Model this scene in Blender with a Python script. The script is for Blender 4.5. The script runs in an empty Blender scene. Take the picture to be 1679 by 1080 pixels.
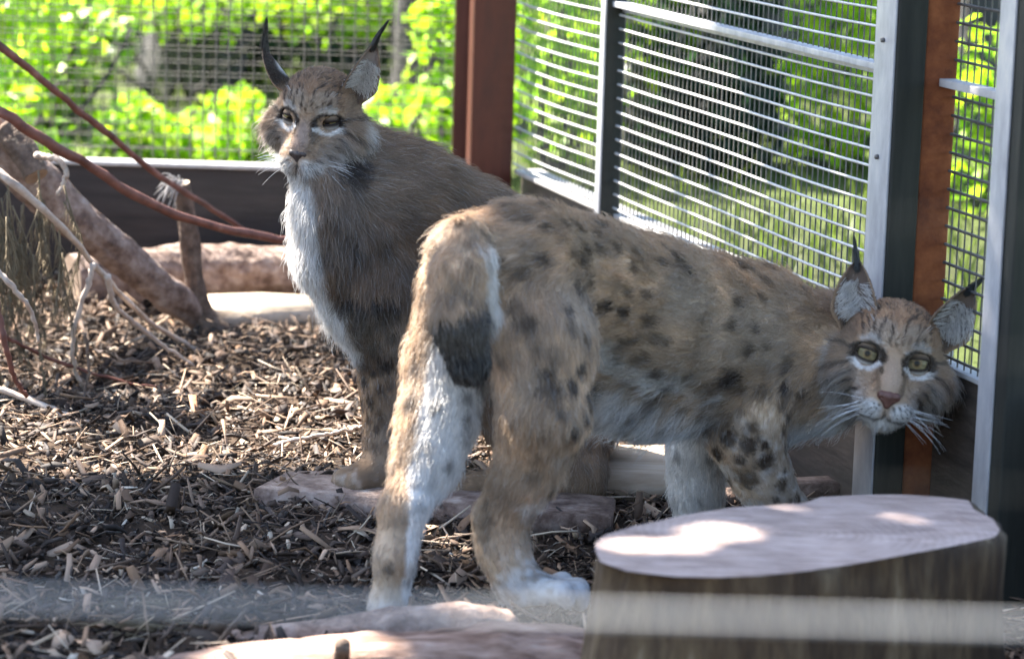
import bpy, math, random
import numpy as np
import openvdb
from mathutils import Vector, Matrix
from mathutils.bvhtree import BVHTree
from mathutils.kdtree import KDTree

random.seed(7)
rng = np.random.default_rng(11)
SC = bpy.context.scene
COL = SC.collection

# ------------------------------------------------------------------ camera
H, FPX, PITCH, ROLL = 1.15, 4800.0, math.radians(10.3), 0.03
_R = np.array([1., 0, 0]); _U = np.array([0, math.sin(PITCH), math.cos(PITCH)])
_F = np.array([0, math.cos(PITCH), -math.sin(PITCH)])
CR = math.cos(ROLL) * _R + math.sin(ROLL) * _U
CU = math.cos(ROLL) * _U - math.sin(ROLL) * _R
CAM = np.array([0, 0, H])

def ray(x, y):
    return (x - 839.5) / FPX * CR - (y - 540.0) / FPX * CU + _F
def P(x, y, Y):                      # point seen at pixel x, y that stands Y metres away
    d = ray(x, y); return CAM + d * (Y / d[1])
def G(x, y, z=0.0):                  # point of the level z seen at pixel x, y
    d = ray(x, y); return CAM + d * ((z - H) / d[2])

cd = bpy.data.cameras.new('camera'); cam = bpy.data.objects.new('camera', cd); COL.objects.link(cam)
m = Matrix.Identity(4)
for i in range(3):
    m[i][0] = CR[i]; m[i][1] = CU[i]; m[i][2] = -_F[i]; m[i][3] = CAM[i]
cam.matrix_world = m
cd.sensor_width = 36.0; cd.lens = 36.0 * FPX / 1679.0
cd.clip_start = 0.05; cd.clip_end = 500
cd.dof.use_dof = True; cd.dof.focus_distance = 4.85; cd.dof.aperture_fstop = 4.6
cd.dof.aperture_blades = 0
SC.camera = cam

# ------------------------------------------------------------------ light
SUN_EL, SUN_AZ = math.radians(50), math.radians(-52)     # azimuth from +Y (away from the camera) towards -X
sdir = np.array([math.sin(SUN_AZ) * math.cos(SUN_EL), math.cos(SUN_AZ) * math.cos(SUN_EL), math.sin(SUN_EL)])
w = bpy.data.worlds.new('World'); SC.world = w; w.use_nodes = True
nt = w.node_tree; nt.nodes.clear()
sky = nt.nodes.new('ShaderNodeTexSky'); sky.sky_type = 'NISHITA'; sky.sun_disc = False
sky.sun_elevation = SUN_EL; sky.sun_rotation = SUN_AZ
bg = nt.nodes.new('ShaderNodeBackground'); bg.inputs[1].default_value = 0.075
wo = nt.nodes.new('ShaderNodeOutputWorld')
nt.links.new(sky.outputs[0], bg.inputs[0]); nt.links.new(bg.outputs[0], wo.inputs[0])
sl = bpy.data.lights.new('sun', 'SUN'); sl.energy = 5.0; sl.angle = math.radians(0.53); sl.color = (1, 0.94, 0.85)
so = bpy.data.objects.new('sun', sl); COL.objects.link(so)
so.rotation_euler = Vector((-sdir[0], -sdir[1], -sdir[2])).to_track_quat('-Z', 'Y').to_euler()
so.location = (-4, 8, 9)
SC.view_settings.view_transform = 'Standard'; SC.view_settings.look = 'None'
SC.view_settings.exposure = 3.1; SC.view_settings.gamma = 1.0
SC.view_settings.use_curve_mapping = False
SC.cycles.use_denoising = True
try: SC.cycles.denoiser = 'OPENIMAGEDENOISE'
except Exception: pass
SC.cycles.max_bounces = 8; SC.cycles.transparent_max_bounces = 8; SC.cycles.transmission_bounces = 6
SC.cycles_curves.shape = 'RIBBONS'; SC.cycles_curves.subdivisions = 2
SC.cycles.sample_clamp_indirect = 6.0

# ------------------------------------------------------------------ helpers
def unit(v):
    v = np.asarray(v, float); return v / (np.linalg.norm(v, axis=-1, keepdims=True) + 1e-12)

def hash3(ix, iy, iz, seed):
    h = (ix.astype(np.uint32) * np.uint32(374761393) + iy.astype(np.uint32) * np.uint32(668265263)
         + iz.astype(np.uint32) * np.uint32(2147483647) + np.uint32(seed * 974711 + 17))
    h ^= h >> np.uint32(13); h *= np.uint32(1274126177); h ^= h >> np.uint32(16)
    h *= np.uint32(2246822519); h ^= h >> np.uint32(15)
    return (h & np.uint32(0xffffff)).astype(np.float32) / np.float32(0xffffff)

def vnoise(p, scale, seed=0):        # value noise 0..1 of points p (n,3)
    q = np.asarray(p, np.float64) / scale + 1000.0
    i = np.floor(q).astype(np.int64); f = (q - i); f = f * f * (3 - 2 * f)
    out = 0
    for dx in (0, 1):
        for dy in (0, 1):
            for dz in (0, 1):
                wgt = (f[:, 0] if dx else 1 - f[:, 0]) * (f[:, 1] if dy else 1 - f[:, 1]) * (f[:, 2] if dz else 1 - f[:, 2])
                out = out + wgt * hash3(i[:, 0] + dx, i[:, 1] + dy, i[:, 2] + dz, seed)
    return out

def sstep(a, b, x):
    t = np.clip((x - a) / (b - a), 0, 1); return t * t * (3 - 2 * t)

def mesh_np(name, v, faces):         # faces: an (n,3) or (n,4) array or a list of such arrays
    if not isinstance(faces, list): faces = [faces]
    faces = [np.asarray(f, np.int32) for f in faces if len(f)]
    me = bpy.data.meshes.new(name)
    v = np.asarray(v, np.float32)
    me.vertices.add(len(v)); me.vertices.foreach_set('co', v.ravel())
    nl = sum(f.size for f in faces); nf = sum(len(f) for f in faces)
    me.loops.add(nl); me.polygons.add(nf)
    me.loops.foreach_set('vertex_index', np.concatenate([f.ravel() for f in faces]))
    tot = np.concatenate([np.full(len(f), f.shape[1], np.int32) for f in faces])
    st = np.concatenate([[0], np.cumsum(tot)[:-1]]).astype(np.int32)
    me.polygons.foreach_set('loop_start', st)
    me.update(calc_edges=True); me.validate()
    return me

def link(name, me, mat=None, parent=None, label=None, cat=None, group=None, kind=None, smooth=True):
    o = bpy.data.objects.new(name, me); COL.objects.link(o)
    if mat is not None and me is not None and len(me.materials) == 0: me.materials.append(mat)
    if smooth and isinstance(me, bpy.types.Mesh):
        me.polygons.foreach_set('use_smooth', np.ones(len(me.polygons), bool))
    if parent is not None: o.parent = parent
    tag(o, label, cat, group, kind); return o

def tag(o, label=None, cat=None, group=None, kind=None):
    if label: o['label'] = label
    if cat: o['category'] = cat
    if group: o['group'] = group
    if kind: o['kind'] = kind
    return o

def empty(name, loc, **k):
    o = bpy.data.objects.new(name, None); COL.objects.link(o); o.location = tuple(loc)
    bpy.context.view_layer.update(); return tag(o, **k)

def child(name, me, mat, parent, **k):          # world-space mesh data under a parent that may be moved
    o = link(name, me, mat, parent, **k)
    o.matrix_parent_inverse = parent.matrix_world.inverted() if parent.type == 'EMPTY' else Matrix.Identity(4)
    return o

def vcol(me, cols, name='col'):
    a = me.color_attributes.new(name, 'FLOAT_COLOR', 'POINT')
    c = np.ones((len(me.vertices), 4), np.float32); c[:, :3] = cols
    a.data.foreach_set('color', c.ravel())

class MB:                                        # collects pieces into one mesh
    def __init__(s): s.v = []; s.q = []; s.t = []; s.n = 0; s.c = []
    def add(s, v, q=None, t=None, c=None):
        v = np.asarray(v, float)
        if q is not None and len(q): s.q.append(np.asarray(q, np.int32) + s.n)
        if t is not None and len(t): s.t.append(np.asarray(t, np.int32) + s.n)
        s.v.append(v); s.n += len(v)
        if c is not None: s.c.append(np.broadcast_to(np.asarray(c, float), (len(v), 3)))
    def mesh(s, name):
        fs = []
        if s.q: fs.append(np.concatenate(s.q))
        if s.t: fs.append(np.concatenate(s.t))
        me = mesh_np(name, np.concatenate(s.v), fs)
        if s.c: vcol(me, np.concatenate(s.c))
        return me

def box_geo(o, ex, ey, ez, bev=0.0):             # box from a corner o and three edge vectors
    o = np.asarray(o, float); ex, ey, ez = (np.asarray(a, float) for a in (ex, ey, ez))
    v = [o + ex * a + ey * b + ez * c for c in (0, 1) for b in (0, 1) for a in (0, 1)]
    q = [(0, 2, 3, 1), (4, 5, 7, 6), (0, 1, 5, 4), (2, 6, 7, 3), (0, 4, 6, 2), (1, 3, 7, 5)]
    return np.array(v), np.array(q)

def box_obj(name, o, ex, ey, ez, mat, parent=None, bev=0.004, **k):
    v, q = box_geo(o, ex, ey, ez)
    me = mesh_np(name, v, q)
    import bmesh
    bm = bmesh.new(); bm.from_mesh(me)
    bmesh.ops.recalc_face_normals(bm, faces=bm.faces)
    if bev: bmesh.ops.bevel(bm, geom=bm.edges[:], offset=bev, segments=2, affect='EDGES', profile=0.7)
    bm.to_mesh(me); bm.free()
    f = child if parent is not None else link
    return (child(name, me, mat, parent, smooth=False, **k) if parent is not None else link(name, me, mat, smooth=False, **k))

def tube_geo(pts, rad, n=8, cap=True, wob=0.0, seed=0):
    pts = np.asarray(pts, float); m_ = len(pts); rad = np.broadcast_to(np.asarray(rad, float), (m_,))
    tg = np.gradient(pts, axis=0); tg = unit(tg)
    ref = np.array([0.0, 0, 1.0]) if abs(tg[0][2]) < 0.9 else np.array([1.0, 0, 0])
    v = []; a0 = unit(np.cross(tg[0], ref))
    for i in range(m_):
        a0 = unit(a0 - tg[i] * np.dot(a0, tg[i])); b0 = np.cross(tg[i], a0)
        th = np.arange(n) * 2 * math.pi / n
        v.append(pts[i] + rad[i] * (np.cos(th)[:, None] * a0 + np.sin(th)[:, None] * b0))
    v = np.concatenate(v)
    if wob:
        c = np.repeat(pts, n, 0); rr = np.repeat(rad, n)[:, None]
        v = v + (v - c) * (vnoise(v, rr.mean() * 1.3, seed)[:, None] - .5) * 2 * wob + (v - c) * (vnoise(v, rr.mean() * .35, seed + 5)[:, None] - .5) * wob
    i = np.arange(m_ - 1)[:, None] * n; j = np.arange(n)[None, :]; j2 = (j + 1) % n
    q = np.stack([i + j, i + j2, i + n + j2, i + n + j], -1).reshape(-1, 4)
    t = np.zeros((0, 3), int)
    if cap:
        v = np.vstack([v, pts[0], pts[-1]]); k0 = len(v) - 2
        jj = np.arange(n); e = (m_ - 1) * n
        t = np.vstack([np.stack([np.full(n, k0), (jj + 1) % n, jj], -1), np.stack([np.full(n, k0 + 1), e + jj, e + (jj + 1) % n], -1)])
    return v, q, t

def spline(ctrl, n):                              # Catmull-Rom through rows of ctrl
    c = np.asarray(ctrl, float); c = np.vstack([2 * c[0] - c[1], c, 2 * c[-1] - c[-2]])
    out = []; k = len(c) - 3
    for u in np.linspace(0, k - 1e-6, n):
        i = int(u); t = u - i; p0, p1, p2, p3 = c[i:i + 4]
        out.append(.5 * (2 * p1 + (p2 - p0) * t + (2 * p0 - 5 * p1 + 4 * p2 - p3) * t * t + (3 * p1 - p0 - 3 * p2 + p3) * t ** 3))
    return np.array(out)

# ------------------------------------------------------------------ materials
def nodes(name):
    mt = bpy.data.materials.new(name); mt.use_nodes = True
    n = mt.node_tree.nodes; l = mt.node_tree.links; b = n['Principled BSDF']
    return mt, n, l, b

def mat_noise(name, stops, scale=8.0, stretch=(1, 1, 1), rough=0.7, bump=0.3, bscale=None, detail=6, metal=0.0, dist=0.003, spec=0.3, coat=None):
    mt, n, l, b = nodes(name)
    tc = n.new('ShaderNodeTexCoord'); mp = n.new('ShaderNodeMapping'); mp.inputs['Scale'].default_value = stretch
    l.new(tc.outputs['Object'], mp.inputs[0])
    nz = n.new('ShaderNodeTexNoise'); nz.inputs['Scale'].default_value = scale; nz.inputs['Detail'].default_value = detail
    nz.inputs['Roughness'].default_value = 0.65
    l.new(mp.outputs[0], nz.inputs['Vector'])
    rp = n.new('ShaderNodeValToRGB'); el = rp.color_ramp.elements
    while len(el) < len(stops): el.new(0.5)
    for e, (p_, c) in zip(el, stops): e.position = p_; e.color = (*c, 1)
    l.new(nz.outputs[0], rp.inputs[0]); l.new(rp.outputs[0], b.inputs['Base Color'])
    b.inputs['Roughness'].default_value = rough; b.inputs['Metallic'].default_value = metal
    b.inputs['Specular IOR Level'].default_value = spec
    if bump:
        n2 = n.new('ShaderNodeTexNoise'); n2.inputs['Scale'].default_value = bscale or scale * 3; n2.inputs['Detail'].default_value = 5
        l.new(mp.outputs[0], n2.inputs['Vector'])
        bp = n.new('ShaderNodeBump'); bp.inputs['Strength'].default_value = bump; bp.inputs['Distance'].default_value = dist
        l.new(n2.outputs[0], bp.inputs['Height']); l.new(bp.outputs[0], b.inputs['Normal'])
    return mt

def mat_attr(name, rough=0.8, spec=0.2, trans=0.0, attr='col', bump=0):
    mt, n, l, b = nodes(name)
    a = n.new('ShaderNodeAttribute'); a.attribute_name = attr
    l.new(a.outputs['Color'], b.inputs['Base Color']); b.inputs['Roughness'].default_value = rough
    b.inputs['Specular IOR Level'].default_value = spec
    if bump:
        tc = n.new('ShaderNodeTexCoord'); n2 = n.new('ShaderNodeTexNoise'); n2.inputs['Scale'].default_value = 160
        l.new(tc.outputs['Object'], n2.inputs['Vector'])
        bp = n.new('ShaderNodeBump'); bp.inputs['Strength'].default_value = bump; bp.inputs['Distance'].default_value = .003
        l.new(n2.outputs[0], bp.inputs['Height']); l.new(bp.outputs[0], b.inputs['Normal'])
    if trans:
        tr = n.new('ShaderNodeBsdfTranslucent'); mx = n.new('ShaderNodeMixShader'); mx.inputs[0].default_value = trans
        l.new(a.outputs['Color'], tr.inputs[0]); l.new(b.outputs[0], mx.inputs[1]); l.new(tr.outputs[0], mx.inputs[2])
        l.new(mx.outputs[0], n['Material Output'].inputs[0])
    return mt

M = {}
M['mulch'] = mat_noise('mulch_soil', [(.3, (.012, .008, .006)), (.5, (.035, .023, .016)), (.7, (.09, .06, .04))], 35, rough=.9, bump=.8, bscale=90, dist=.012)
M['chip'] = mat_attr('chip', .75, .25, bump=.4)
M['darkboard'] = mat_noise('dark_board', [(.3, (.012, .009, .008)), (.6, (.035, .025, .022)), (.8, (.06, .045, .04))], 4, (1, 1, 9), .6, .3)
M['redpost'] = mat_noise('red_brown_paint', [(.3, (.06, .017, .010)), (.55, (.10, .030, .017)), (.8, (.05, .02, .014))], 5, (3, 3, .6), .55, .25)
M['darkpost'] = mat_noise('weathered_dark_post', [(.3, (.010, .011, .009)), (.6, (.026, .026, .021)), (.85, (.05, .045, .036))], 5, (5, 5, .6), .7, .4)
M['galv'] = mat_noise('galvanised_steel', [(.3, (.30, .30, .32)), (.55, (.42, .42, .44)), (.68, (.50, .49, .48)), (.8, (.16, .09, .06))], 14, (2, 2, .7), .5, .2, metal=.25)
M['rust'] = mat_noise('rust', [(.25, (.08, .022, .010)), (.5, (.17, .050, .018)), (.75, (.26, .085, .03))], 26, rough=.9, bump=.5, bscale=120)
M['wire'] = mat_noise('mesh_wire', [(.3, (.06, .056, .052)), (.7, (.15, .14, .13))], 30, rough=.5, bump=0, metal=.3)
M['wirelit'] = mat_noise('sunlit_galvanised_wire', [(.3, (.40, .39, .38)), (.7, (.58, .57, .55))], 30, rough=.45, bump=0, metal=.2)  # paler copy of the mesh wire, sun brightness put into the colour
M['board3'] = mat_noise('weathered_board', [(.3, (.035, .026, .02)), (.55, (.075, .055, .042)), (.8, (.13, .10, .075))], 5, (1.5, 1.5, 8), .75, .4)
M['sill'] = mat_noise('pale_sill', [(.3, (.33, .31, .30)), (.7, (.5, .48, .46))], 20, rough=.6, bump=.2)
M['bark'] = mat_noise('bark', [(.3, (.05, .033, .024)), (.5, (.12, .08, .058)), (.75, (.24, .17, .125))], 14, (3, 3, 3), .85, .7, 40, dist=.008)
M['peeled'] = mat_noise('peeled_branch', [(.28, (.055, .034, .026)), (.42, (.15, .095, .072)), (.56, (.27, .19, .15)), (.75, (.42, .34, .29))], 16, (2, 2, 2), .75, .8, 60, detail=10, dist=.004)
M['redtwig'] = mat_noise('red_twig', [(.3, (.07, .025, .018)), (.6, (.17, .065, .045)), (.8, (.30, .17, .13))], 30, rough=.6, bump=.3)
M['paletwig'] = mat_noise('pale_twig', [(.3, (.28, .20, .15)), (.7, (.52, .43, .36))], 30, rough=.6, bump=.3)
M['plank'] = mat_noise('pale_plank', [(.3, (.40, .29, .20)), (.55, (.55, .43, .32)), (.8, (.66, .55, .43))], 6, (1, 8, 8), .75, .4)
M['straw'] = mat_noise('dry_needles', [(.3, (.075, .055, .032)), (.7, (.20, .155, .095))], 20, rough=.8, bump=0)
M['leafA'] = mat_attr('leaf', .45, .3, .55)
M['leafB'] = mat_attr('shade_leaf', .5, .3, .25)
M['trunk'] = mat_noise('tree_bark', [(.3, (.025, .025, .026)), (.55, (.07, .065, .062)), (.8, (.13, .12, .11))], 6, (4, 4, 1), .9, .7, 14, dist=.02)

# stump: sawn end grain and bark
def mat_endgrain(name, c0, c1, centre):
    mt, n, l, b = nodes(name)
    tc = n.new('ShaderNodeTexCoord'); mp = n.new('ShaderNodeMapping'); mp.inputs['Location'].default_value = tuple(-np.asarray(centre))
    l.new(tc.outputs['Object'], mp.inputs[0])
    wv = n.new('ShaderNodeTexWave'); wv.wave_type = 'RINGS'; wv.rings_direction = 'Z'
    wv.inputs['Scale'].default_value = 28; wv.inputs['Distortion'].default_value = 5.0; wv.inputs['Detail'].default_value = 4; wv.inputs['Detail Scale'].default_value = 1.2
    l.new(mp.outputs[0], wv.inputs['Vector'])
    nz = n.new('ShaderNodeTexNoise'); nz.inputs['Scale'].default_value = 7; nz.inputs['Detail'].default_value = 9; nz.inputs['Roughness'].default_value = .7
    l.new(mp.outputs[0], nz.inputs['Vector'])
    # faint straight saw marks
    mp2 = n.new('ShaderNodeMapping'); mp2.inputs['Scale'].default_value = (8, 70, 8); mp2.inputs['Rotation'].default_value = (0, 0, .25)
    l.new(tc.outputs['Object'], mp2.inputs[0])
    n3 = n.new('ShaderNodeTexNoise'); n3.inputs['Scale'].default_value = 2.2; n3.inputs['Detail'].default_value = 5
    l.new(mp2.outputs[0], n3.inputs['Vector'])
    a = n.new('ShaderNodeMath'); a.operation = 'MULTIPLY_ADD'; a.inputs[1].default_value = .05
    l.new(wv.outputs['Fac'], a.inputs[0]); 
    s = n.new('ShaderNodeMath'); s.operation = 'MULTIPLY_ADD'; s.inputs[1].default_value = .55; l.new(nz.outputs[0], s.inputs[0]); l.new(a.outputs[0], s.inputs[2])
    a.inputs[2].default_value = 0.0
    s2 = n.new('ShaderNodeMath'); s2.operation = 'MULTIPLY_ADD'; s2.inputs[1].default_value = .55; l.new(n3.outputs[0], s2.inputs[0]); l.new(s.outputs[0], s2.inputs[2])
    rp = n.new('ShaderNodeValToRGB'); e = rp.color_ramp.elements
    e[0].position = .44; e[0].color = (*c0, 1); e[1].position = .74; e[1].color = (*c1, 1)
    l.new(s2.outputs[0], rp.inputs[0]); l.new(rp.outputs[0], b.inputs['Base Color'])
    b.inputs['Roughness'].default_value = .8
    bp = n.new('ShaderNodeBump'); bp.inputs['Strength'].default_value = .5; bp.inputs['Distance'].default_value = .004
    l.new(s2.outputs[0], bp.inputs['Height']); l.new(bp.outputs[0], b.inputs['Normal'])
    return mt

# hair: diffuse and translucent strand with a soft sheen, coloured strand by strand
def mat_hair(name, attr=True, color=(.8, .8, .8)):
    mt = bpy.data.materials.new(name); mt.use_nodes = True
    n = mt.node_tree.nodes; l = mt.node_tree.links; n.clear()
    out = n.new('ShaderNodeOutputMaterial')
    d = n.new('ShaderNodeBsdfDiffuse'); t = n.new('ShaderNodeBsdfTranslucent'); g = n.new('ShaderNodeBsdfAnisotropic')
    g.inputs['Roughness'].default_value = .42
    m1 = n.new('ShaderNodeMixShader'); m1.inputs[0].default_value = .38
    m2 = n.new('ShaderNodeMixShader'); m2.inputs[0].default_value = .06
    if attr:
        a = n.new('ShaderNodeAttribute'); a.attribute_name = 'col'
        l.new(a.outputs['Color'], d.inputs[0]); l.new(a.outputs['Color'], t.inputs[0])
    else:
        d.inputs[0].default_value = (*color, 1); t.inputs[0].default_value = (*color, 1)
    g.inputs[0].default_value = (.8, .8, .8, 1)
    l.new(d.outputs[0], m1.inputs[1]); l.new(t.outputs[0], m1.inputs[2])
    l.new(m1.outputs[0], m2.inputs[1]); l.new(g.outputs[0], m2.inputs[2]); l.new(m2.outputs[0], out.inputs[0])
    return mt
M['fur'] = mat_hair('fur'); M['skin'] = mat_attr('undercoat', .9, .1)
M['whisker'] = mat_hair('whisker', False, (.85, .85, .85))

#%%GROUND
# ------------------------------------------------------------------ ground
CORNER = G(830, 483)                                  # where back fence and side fence meet
dv = ray(-600, -365); SD = -unit(np.array([dv[0], dv[1], 0.0]))     # along the side fence, towards the camera
SN = np.array([SD[1], -SD[0], 0.0])                   # towards the enclosure
if np.dot(SN, -CORNER) < 0: SN = -SN
YB = CORNER[1]

def outside(p):                                       # metres outside the enclosure (negative inside)
    p = np.asarray(p); a = p[:, 1] - YB - .03
    b = -((p[:, :2] - CORNER[:2]) @ SN[:2]) - .03
    return np.maximum(a, b)

def axis(lo, hi, near0, near1, fine, grow=1.35):
    a = list(np.arange(near0, near1, fine)); s = fine
    x = near1
    while x < hi: a.append(x); s *= grow; x += s
    a.append(hi); s = fine; x = near0 - fine
    while x > lo: a.insert(0, x); s *= grow; x -= s
    a.insert(0, lo); return np.array(a)
gx = axis(-300, 300, -1.6, 1.6, .02); gy = axis(-60, 420, 2.4, 7.4, .02)
X, Y = np.meshgrid(gx, gy); pts = np.stack([X.ravel(), Y.ravel(), np.zeros(X.size)], 1)
nearm = sstep(4.4, 3.2, np.abs(pts[:, 0])) * sstep(9, 7, pts[:, 1])
z = ((vnoise(pts, .35, 1) - .5) * .035 + (vnoise(pts, .09, 2) - .5) * .016 + (vnoise(pts, .035, 3) - .5) * .010) * nearm - .006
def ground_z(p):
    p = np.asarray(p, float).copy(); p[:, 2] = 0
    nm = sstep(4.4, 3.2, np.abs(p[:, 0])) * sstep(9, 7, p[:, 1])
    return ((vnoise(p, .35, 1) - .5) * .035 + (vnoise(p, .09, 2) - .5) * .016 + (vnoise(p, .035, 3) - .5) * .010) * nm - .006
pts[:, 2] = z
nx, ny = len(gx), len(gy)
i = np.arange(ny - 1)[:, None] * nx; j = np.arange(nx - 1)[None, :]
q = np.stack([i + j, i + j + 1, i + nx + j + 1, i + nx + j], -1).reshape(-1, 4)
me = mesh_np('ground', pts, q)
og = sstep(0, .15, outside(pts))[:, None]
n1 = vnoise(pts, .05, 8)[:, None]; n2 = vnoise(pts, 1.2, 9)[:, None]
soil = np.array([.016, .011, .008]) * (1 - n1) + np.array([.07, .047, .032]) * n1
grs = np.array([.03, .032, .016]) * (1 - n2) + np.array([.09, .13, .022]) * n2
vcol(me, soil * (1 - og) + grs * og)
M['ground'] = mat_attr('ground_soil_and_turf', .95, .1, bump=.9)
link('ground', me, M['ground'], kind='structure')

# mulch: bark chips, leaf curls, splinters and straw -- nobody could count them
def chips(n, xr, yr, size, pal, seed, lift=.012, thin=.25, curl=.5, elong=2.2):
    r = np.random.default_rng(seed)
    c = np.stack([r.uniform(*xr, n), r.uniform(*yr, n), np.zeros(n)], 1)
    c = c[outside(c) < -.05]; n = len(c)
    c[:, 2] = ground_z(c) + r.uniform(0, lift, n)
    L = size[0] * (size[1] / size[0]) ** (r.random(n) ** 1.6); W = L / (elong * r.uniform(.6, 1.6, n)); T = W * thin * r.uniform(.3, 1, n)
    yaw = r.uniform(0, 2 * math.pi, n); tilt = r.normal(0, .38, n); rl = r.normal(0, .5, n)
    ex = np.stack([np.cos(yaw) * np.cos(tilt), np.sin(yaw) * np.cos(tilt), np.sin(tilt)], 1)
    s = np.stack([-np.sin(yaw), np.cos(yaw), 0 * yaw], 1); nn = np.cross(ex, s)
    ey = s * np.cos(rl)[:, None] + nn * np.sin(rl)[:, None]; ez = np.cross(ex, ey)
    V = []; cu = (r.normal(0, curl, n) * W)[:, None]
    for u, (wa, wb) in ((-1, r.uniform(.3, 1, (2, n))), (0, r.uniform(.8, 1.1, (2, n))), (1, r.uniform(.15, 1, (2, n)))):
        base = c + ex * (u * L / 2)[:, None] + ez * (cu * (1 - u * u))
        for wd, sg in ((wa, -1), (wb, 1)):
            e = base + ey * (sg * W / 2 * wd)[:, None] + ez * (cu * -.4)
            V += [e + ez * (T / 2)[:, None], e - ez * (T / 2)[:, None]]
    V = np.stack(V, 1)                                # 12 corners a chip
    f = []
    for a in (0, 4):
        f += [(a, a + 4, a + 6, a + 2), (a + 1, a + 3, a + 7, a + 5), (a, a + 1, a + 5, a + 4), (a + 2, a + 6, a + 7, a + 3)]
    f += [(0, 2, 3, 1), (8, 9, 11, 10)]
    f = np.array(f)[None] + (np.arange(n) * 12)[:, None, None]
    pal = np.array(pal); k = r.integers(0, len(pal), n)
    colr = pal[k] * r.uniform(.6, 1.35, (n, 1))
    return V.reshape(-1, 3), f.reshape(-1, 4), np.repeat(colr, 12, 0)

DK = [(.020, .014, .011), (.035, .023, .017), (.055, .036, .026), (.028, .022, .020), (.08, .05, .034)]
MD = [(.13, .082, .054), (.20, .13, .085), (.29, .20, .14), (.09, .06, .044), (.17, .10, .06), (.06, .043, .036)]
PL = [(.36, .27, .19), (.45, .36, .27), (.30, .20, .13), (.5, .44, .36)]
mb = MB()
XRG, YRG = (-1.5, 1.3), (2.9, 7.2)
for args in ((52000, XRG, YRG, (.004, .024), DK, 21, .012, .3, .5, 2.0), (12000, XRG, YRG, (.015, .06), DK, 25, .02, .2, .6, 3.6),
             (12000, XRG, YRG, (.008, .045), MD, 22, .02, .25, .5, 2.4), (6500, XRG, YRG, (.02, .075), MD, 26, .03, .15, .7, 4.5),
             (4200, XRG, YRG, (.006, .032), PL, 23, .02, .2, .4, 3.0), (1500, XRG, YRG, (.010, .026), PL[:3], 27, .02, .10, .8, 1.9),
             (9000, (-2.9, -1.5), YRG, (.01, .05), DK + MD, 28, .02, .25, .5, 2.4), (1500, (-2.9, -1.5), YRG, (.01, .05), PL, 29, .02, .2, .4, 3.0)):
    v, f, c = chips(*args); mb.add(v, q=f, c=c)
link('mulch', mb.mesh('mulch'), M['chip'], label='dark bark mulch and dry leaf litter covering the enclosure floor', cat='mulch', kind='stuff', smooth=False)
mb = MB()
for args in ((5200, (-1.5, 1.3), (2.9, 7.2), (.03, .12), PL[:3] + MD[:2], 31, .028, .6, .6, 26), (3600, (-1.5, 1.3), (2.9, 7.2), (.03, .10), DK[1:] + MD, 32, .03, .6, .5, 16)):
    v, f, c = chips(*args); mb.add(v, q=f, c=c)
link('straw_litter', mb.mesh('straw_litter'), M['chip'], label='loose straw stalks and thin splinters strewn over the bark mulch', cat='straw', kind='stuff', smooth=False)

#%%FENCE
# ------------------------------------------------------------------ fences
def fs(px, py):                                       # pixel -> metres along the side fence and height
    d = ray(px, py); t = np.dot(CORNER - CAM, SN) / np.dot(d, SN); p = CAM + d * t
    return float(np.dot(p - CORNER, SD)), float(p[2])
def SP(s, z, off=0.0): return CORNER + SD * s + SN * off + np.array([0, 0, z])
def side_box(name, s0, s1, z0, z1, o0, o1, mat, parent=None, **k):
    return box_obj(name, SP(s0, z0, o0), SD * (s1 - s0), SN * (o1 - o0), np.array([0, 0, z1 - z0]), mat, parent, **k)

TOP = 2.3
zs = P(300, 264, YB - .02)[2]                          # top of the board along the back fence
bf = empty('mesh_fence', (-1.6, YB, 0), label='square wire mesh fence standing on a dark horizontal board, far side of the enclosure', cat='fence')
XL, XR = -3.2, P(742, 200, YB)[0]
box_obj('base_board', (XL, YB - .02, -.05), (XR - XL, 0, 0), (0, .045, 0), (0, 0, zs + .035), M['darkboard'], bf, bev=.004)
box_obj('board_cap', (XL, YB - .032, zs - .0145), (XR - XL, 0, 0), (0, .07, 0), (0, 0, .009), M['sill'], bf, bev=.002)
def straight_wire(a, b, r, n=5, bow=0.0, seg=2, cr=None):
    t = np.linspace(0, 1, seg)[:, None]; p = a + (b - a) * t
    if bow: p = p + np.array(cr if cr is not None else (0, 0, -1.0)) * (np.sin(t * math.pi) * bow)
    return tube_geo(p, r, n, cap=False)
for layer, (off, sp, ph, rad) in enumerate(((.03, .0290, 0, .0009), (.055, .0296, .003, .0009))):
    mv, mh = MB(), MB(); y = YB + off
    for x in np.arange(XL + ph, XR, sp):
        dx = random.gauss(0, .001); v, qd, t = straight_wire(np.array([x, y, zs]), np.array([x + dx, y, TOP]), rad, 4); mv.add(v, qd)
    for zz in np.arange(zs + .02 + ph, TOP, sp):
        v, qd, t = straight_wire(np.array([XL, y - .002, zz]), np.array([XR, y - .002, zz + random.gauss(0, .001)]), rad, 4); mh.add(v, qd)
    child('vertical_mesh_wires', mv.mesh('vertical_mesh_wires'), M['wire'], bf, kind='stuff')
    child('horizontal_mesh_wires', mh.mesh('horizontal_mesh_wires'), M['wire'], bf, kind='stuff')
xa, xb = P(744, 150, YB)[0], P(764, 150, YB)[0]
box_obj('end_stile', (xa, YB - .03, 0), (xb - xa + .02, 0, 0), (0, .05, 0), (0, 0, TOP), M['redpost'], bf)

# corner post: square, turned with the side fence
pc = P(766, 150, YB - .06); pc[2] = -.05
box_obj('corner_post', pc, SD * .045, -SN * .100, (0, 0, TOP + .05), M['redpost'], label='red brown square post where the two mesh fences meet', cat='post')

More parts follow.
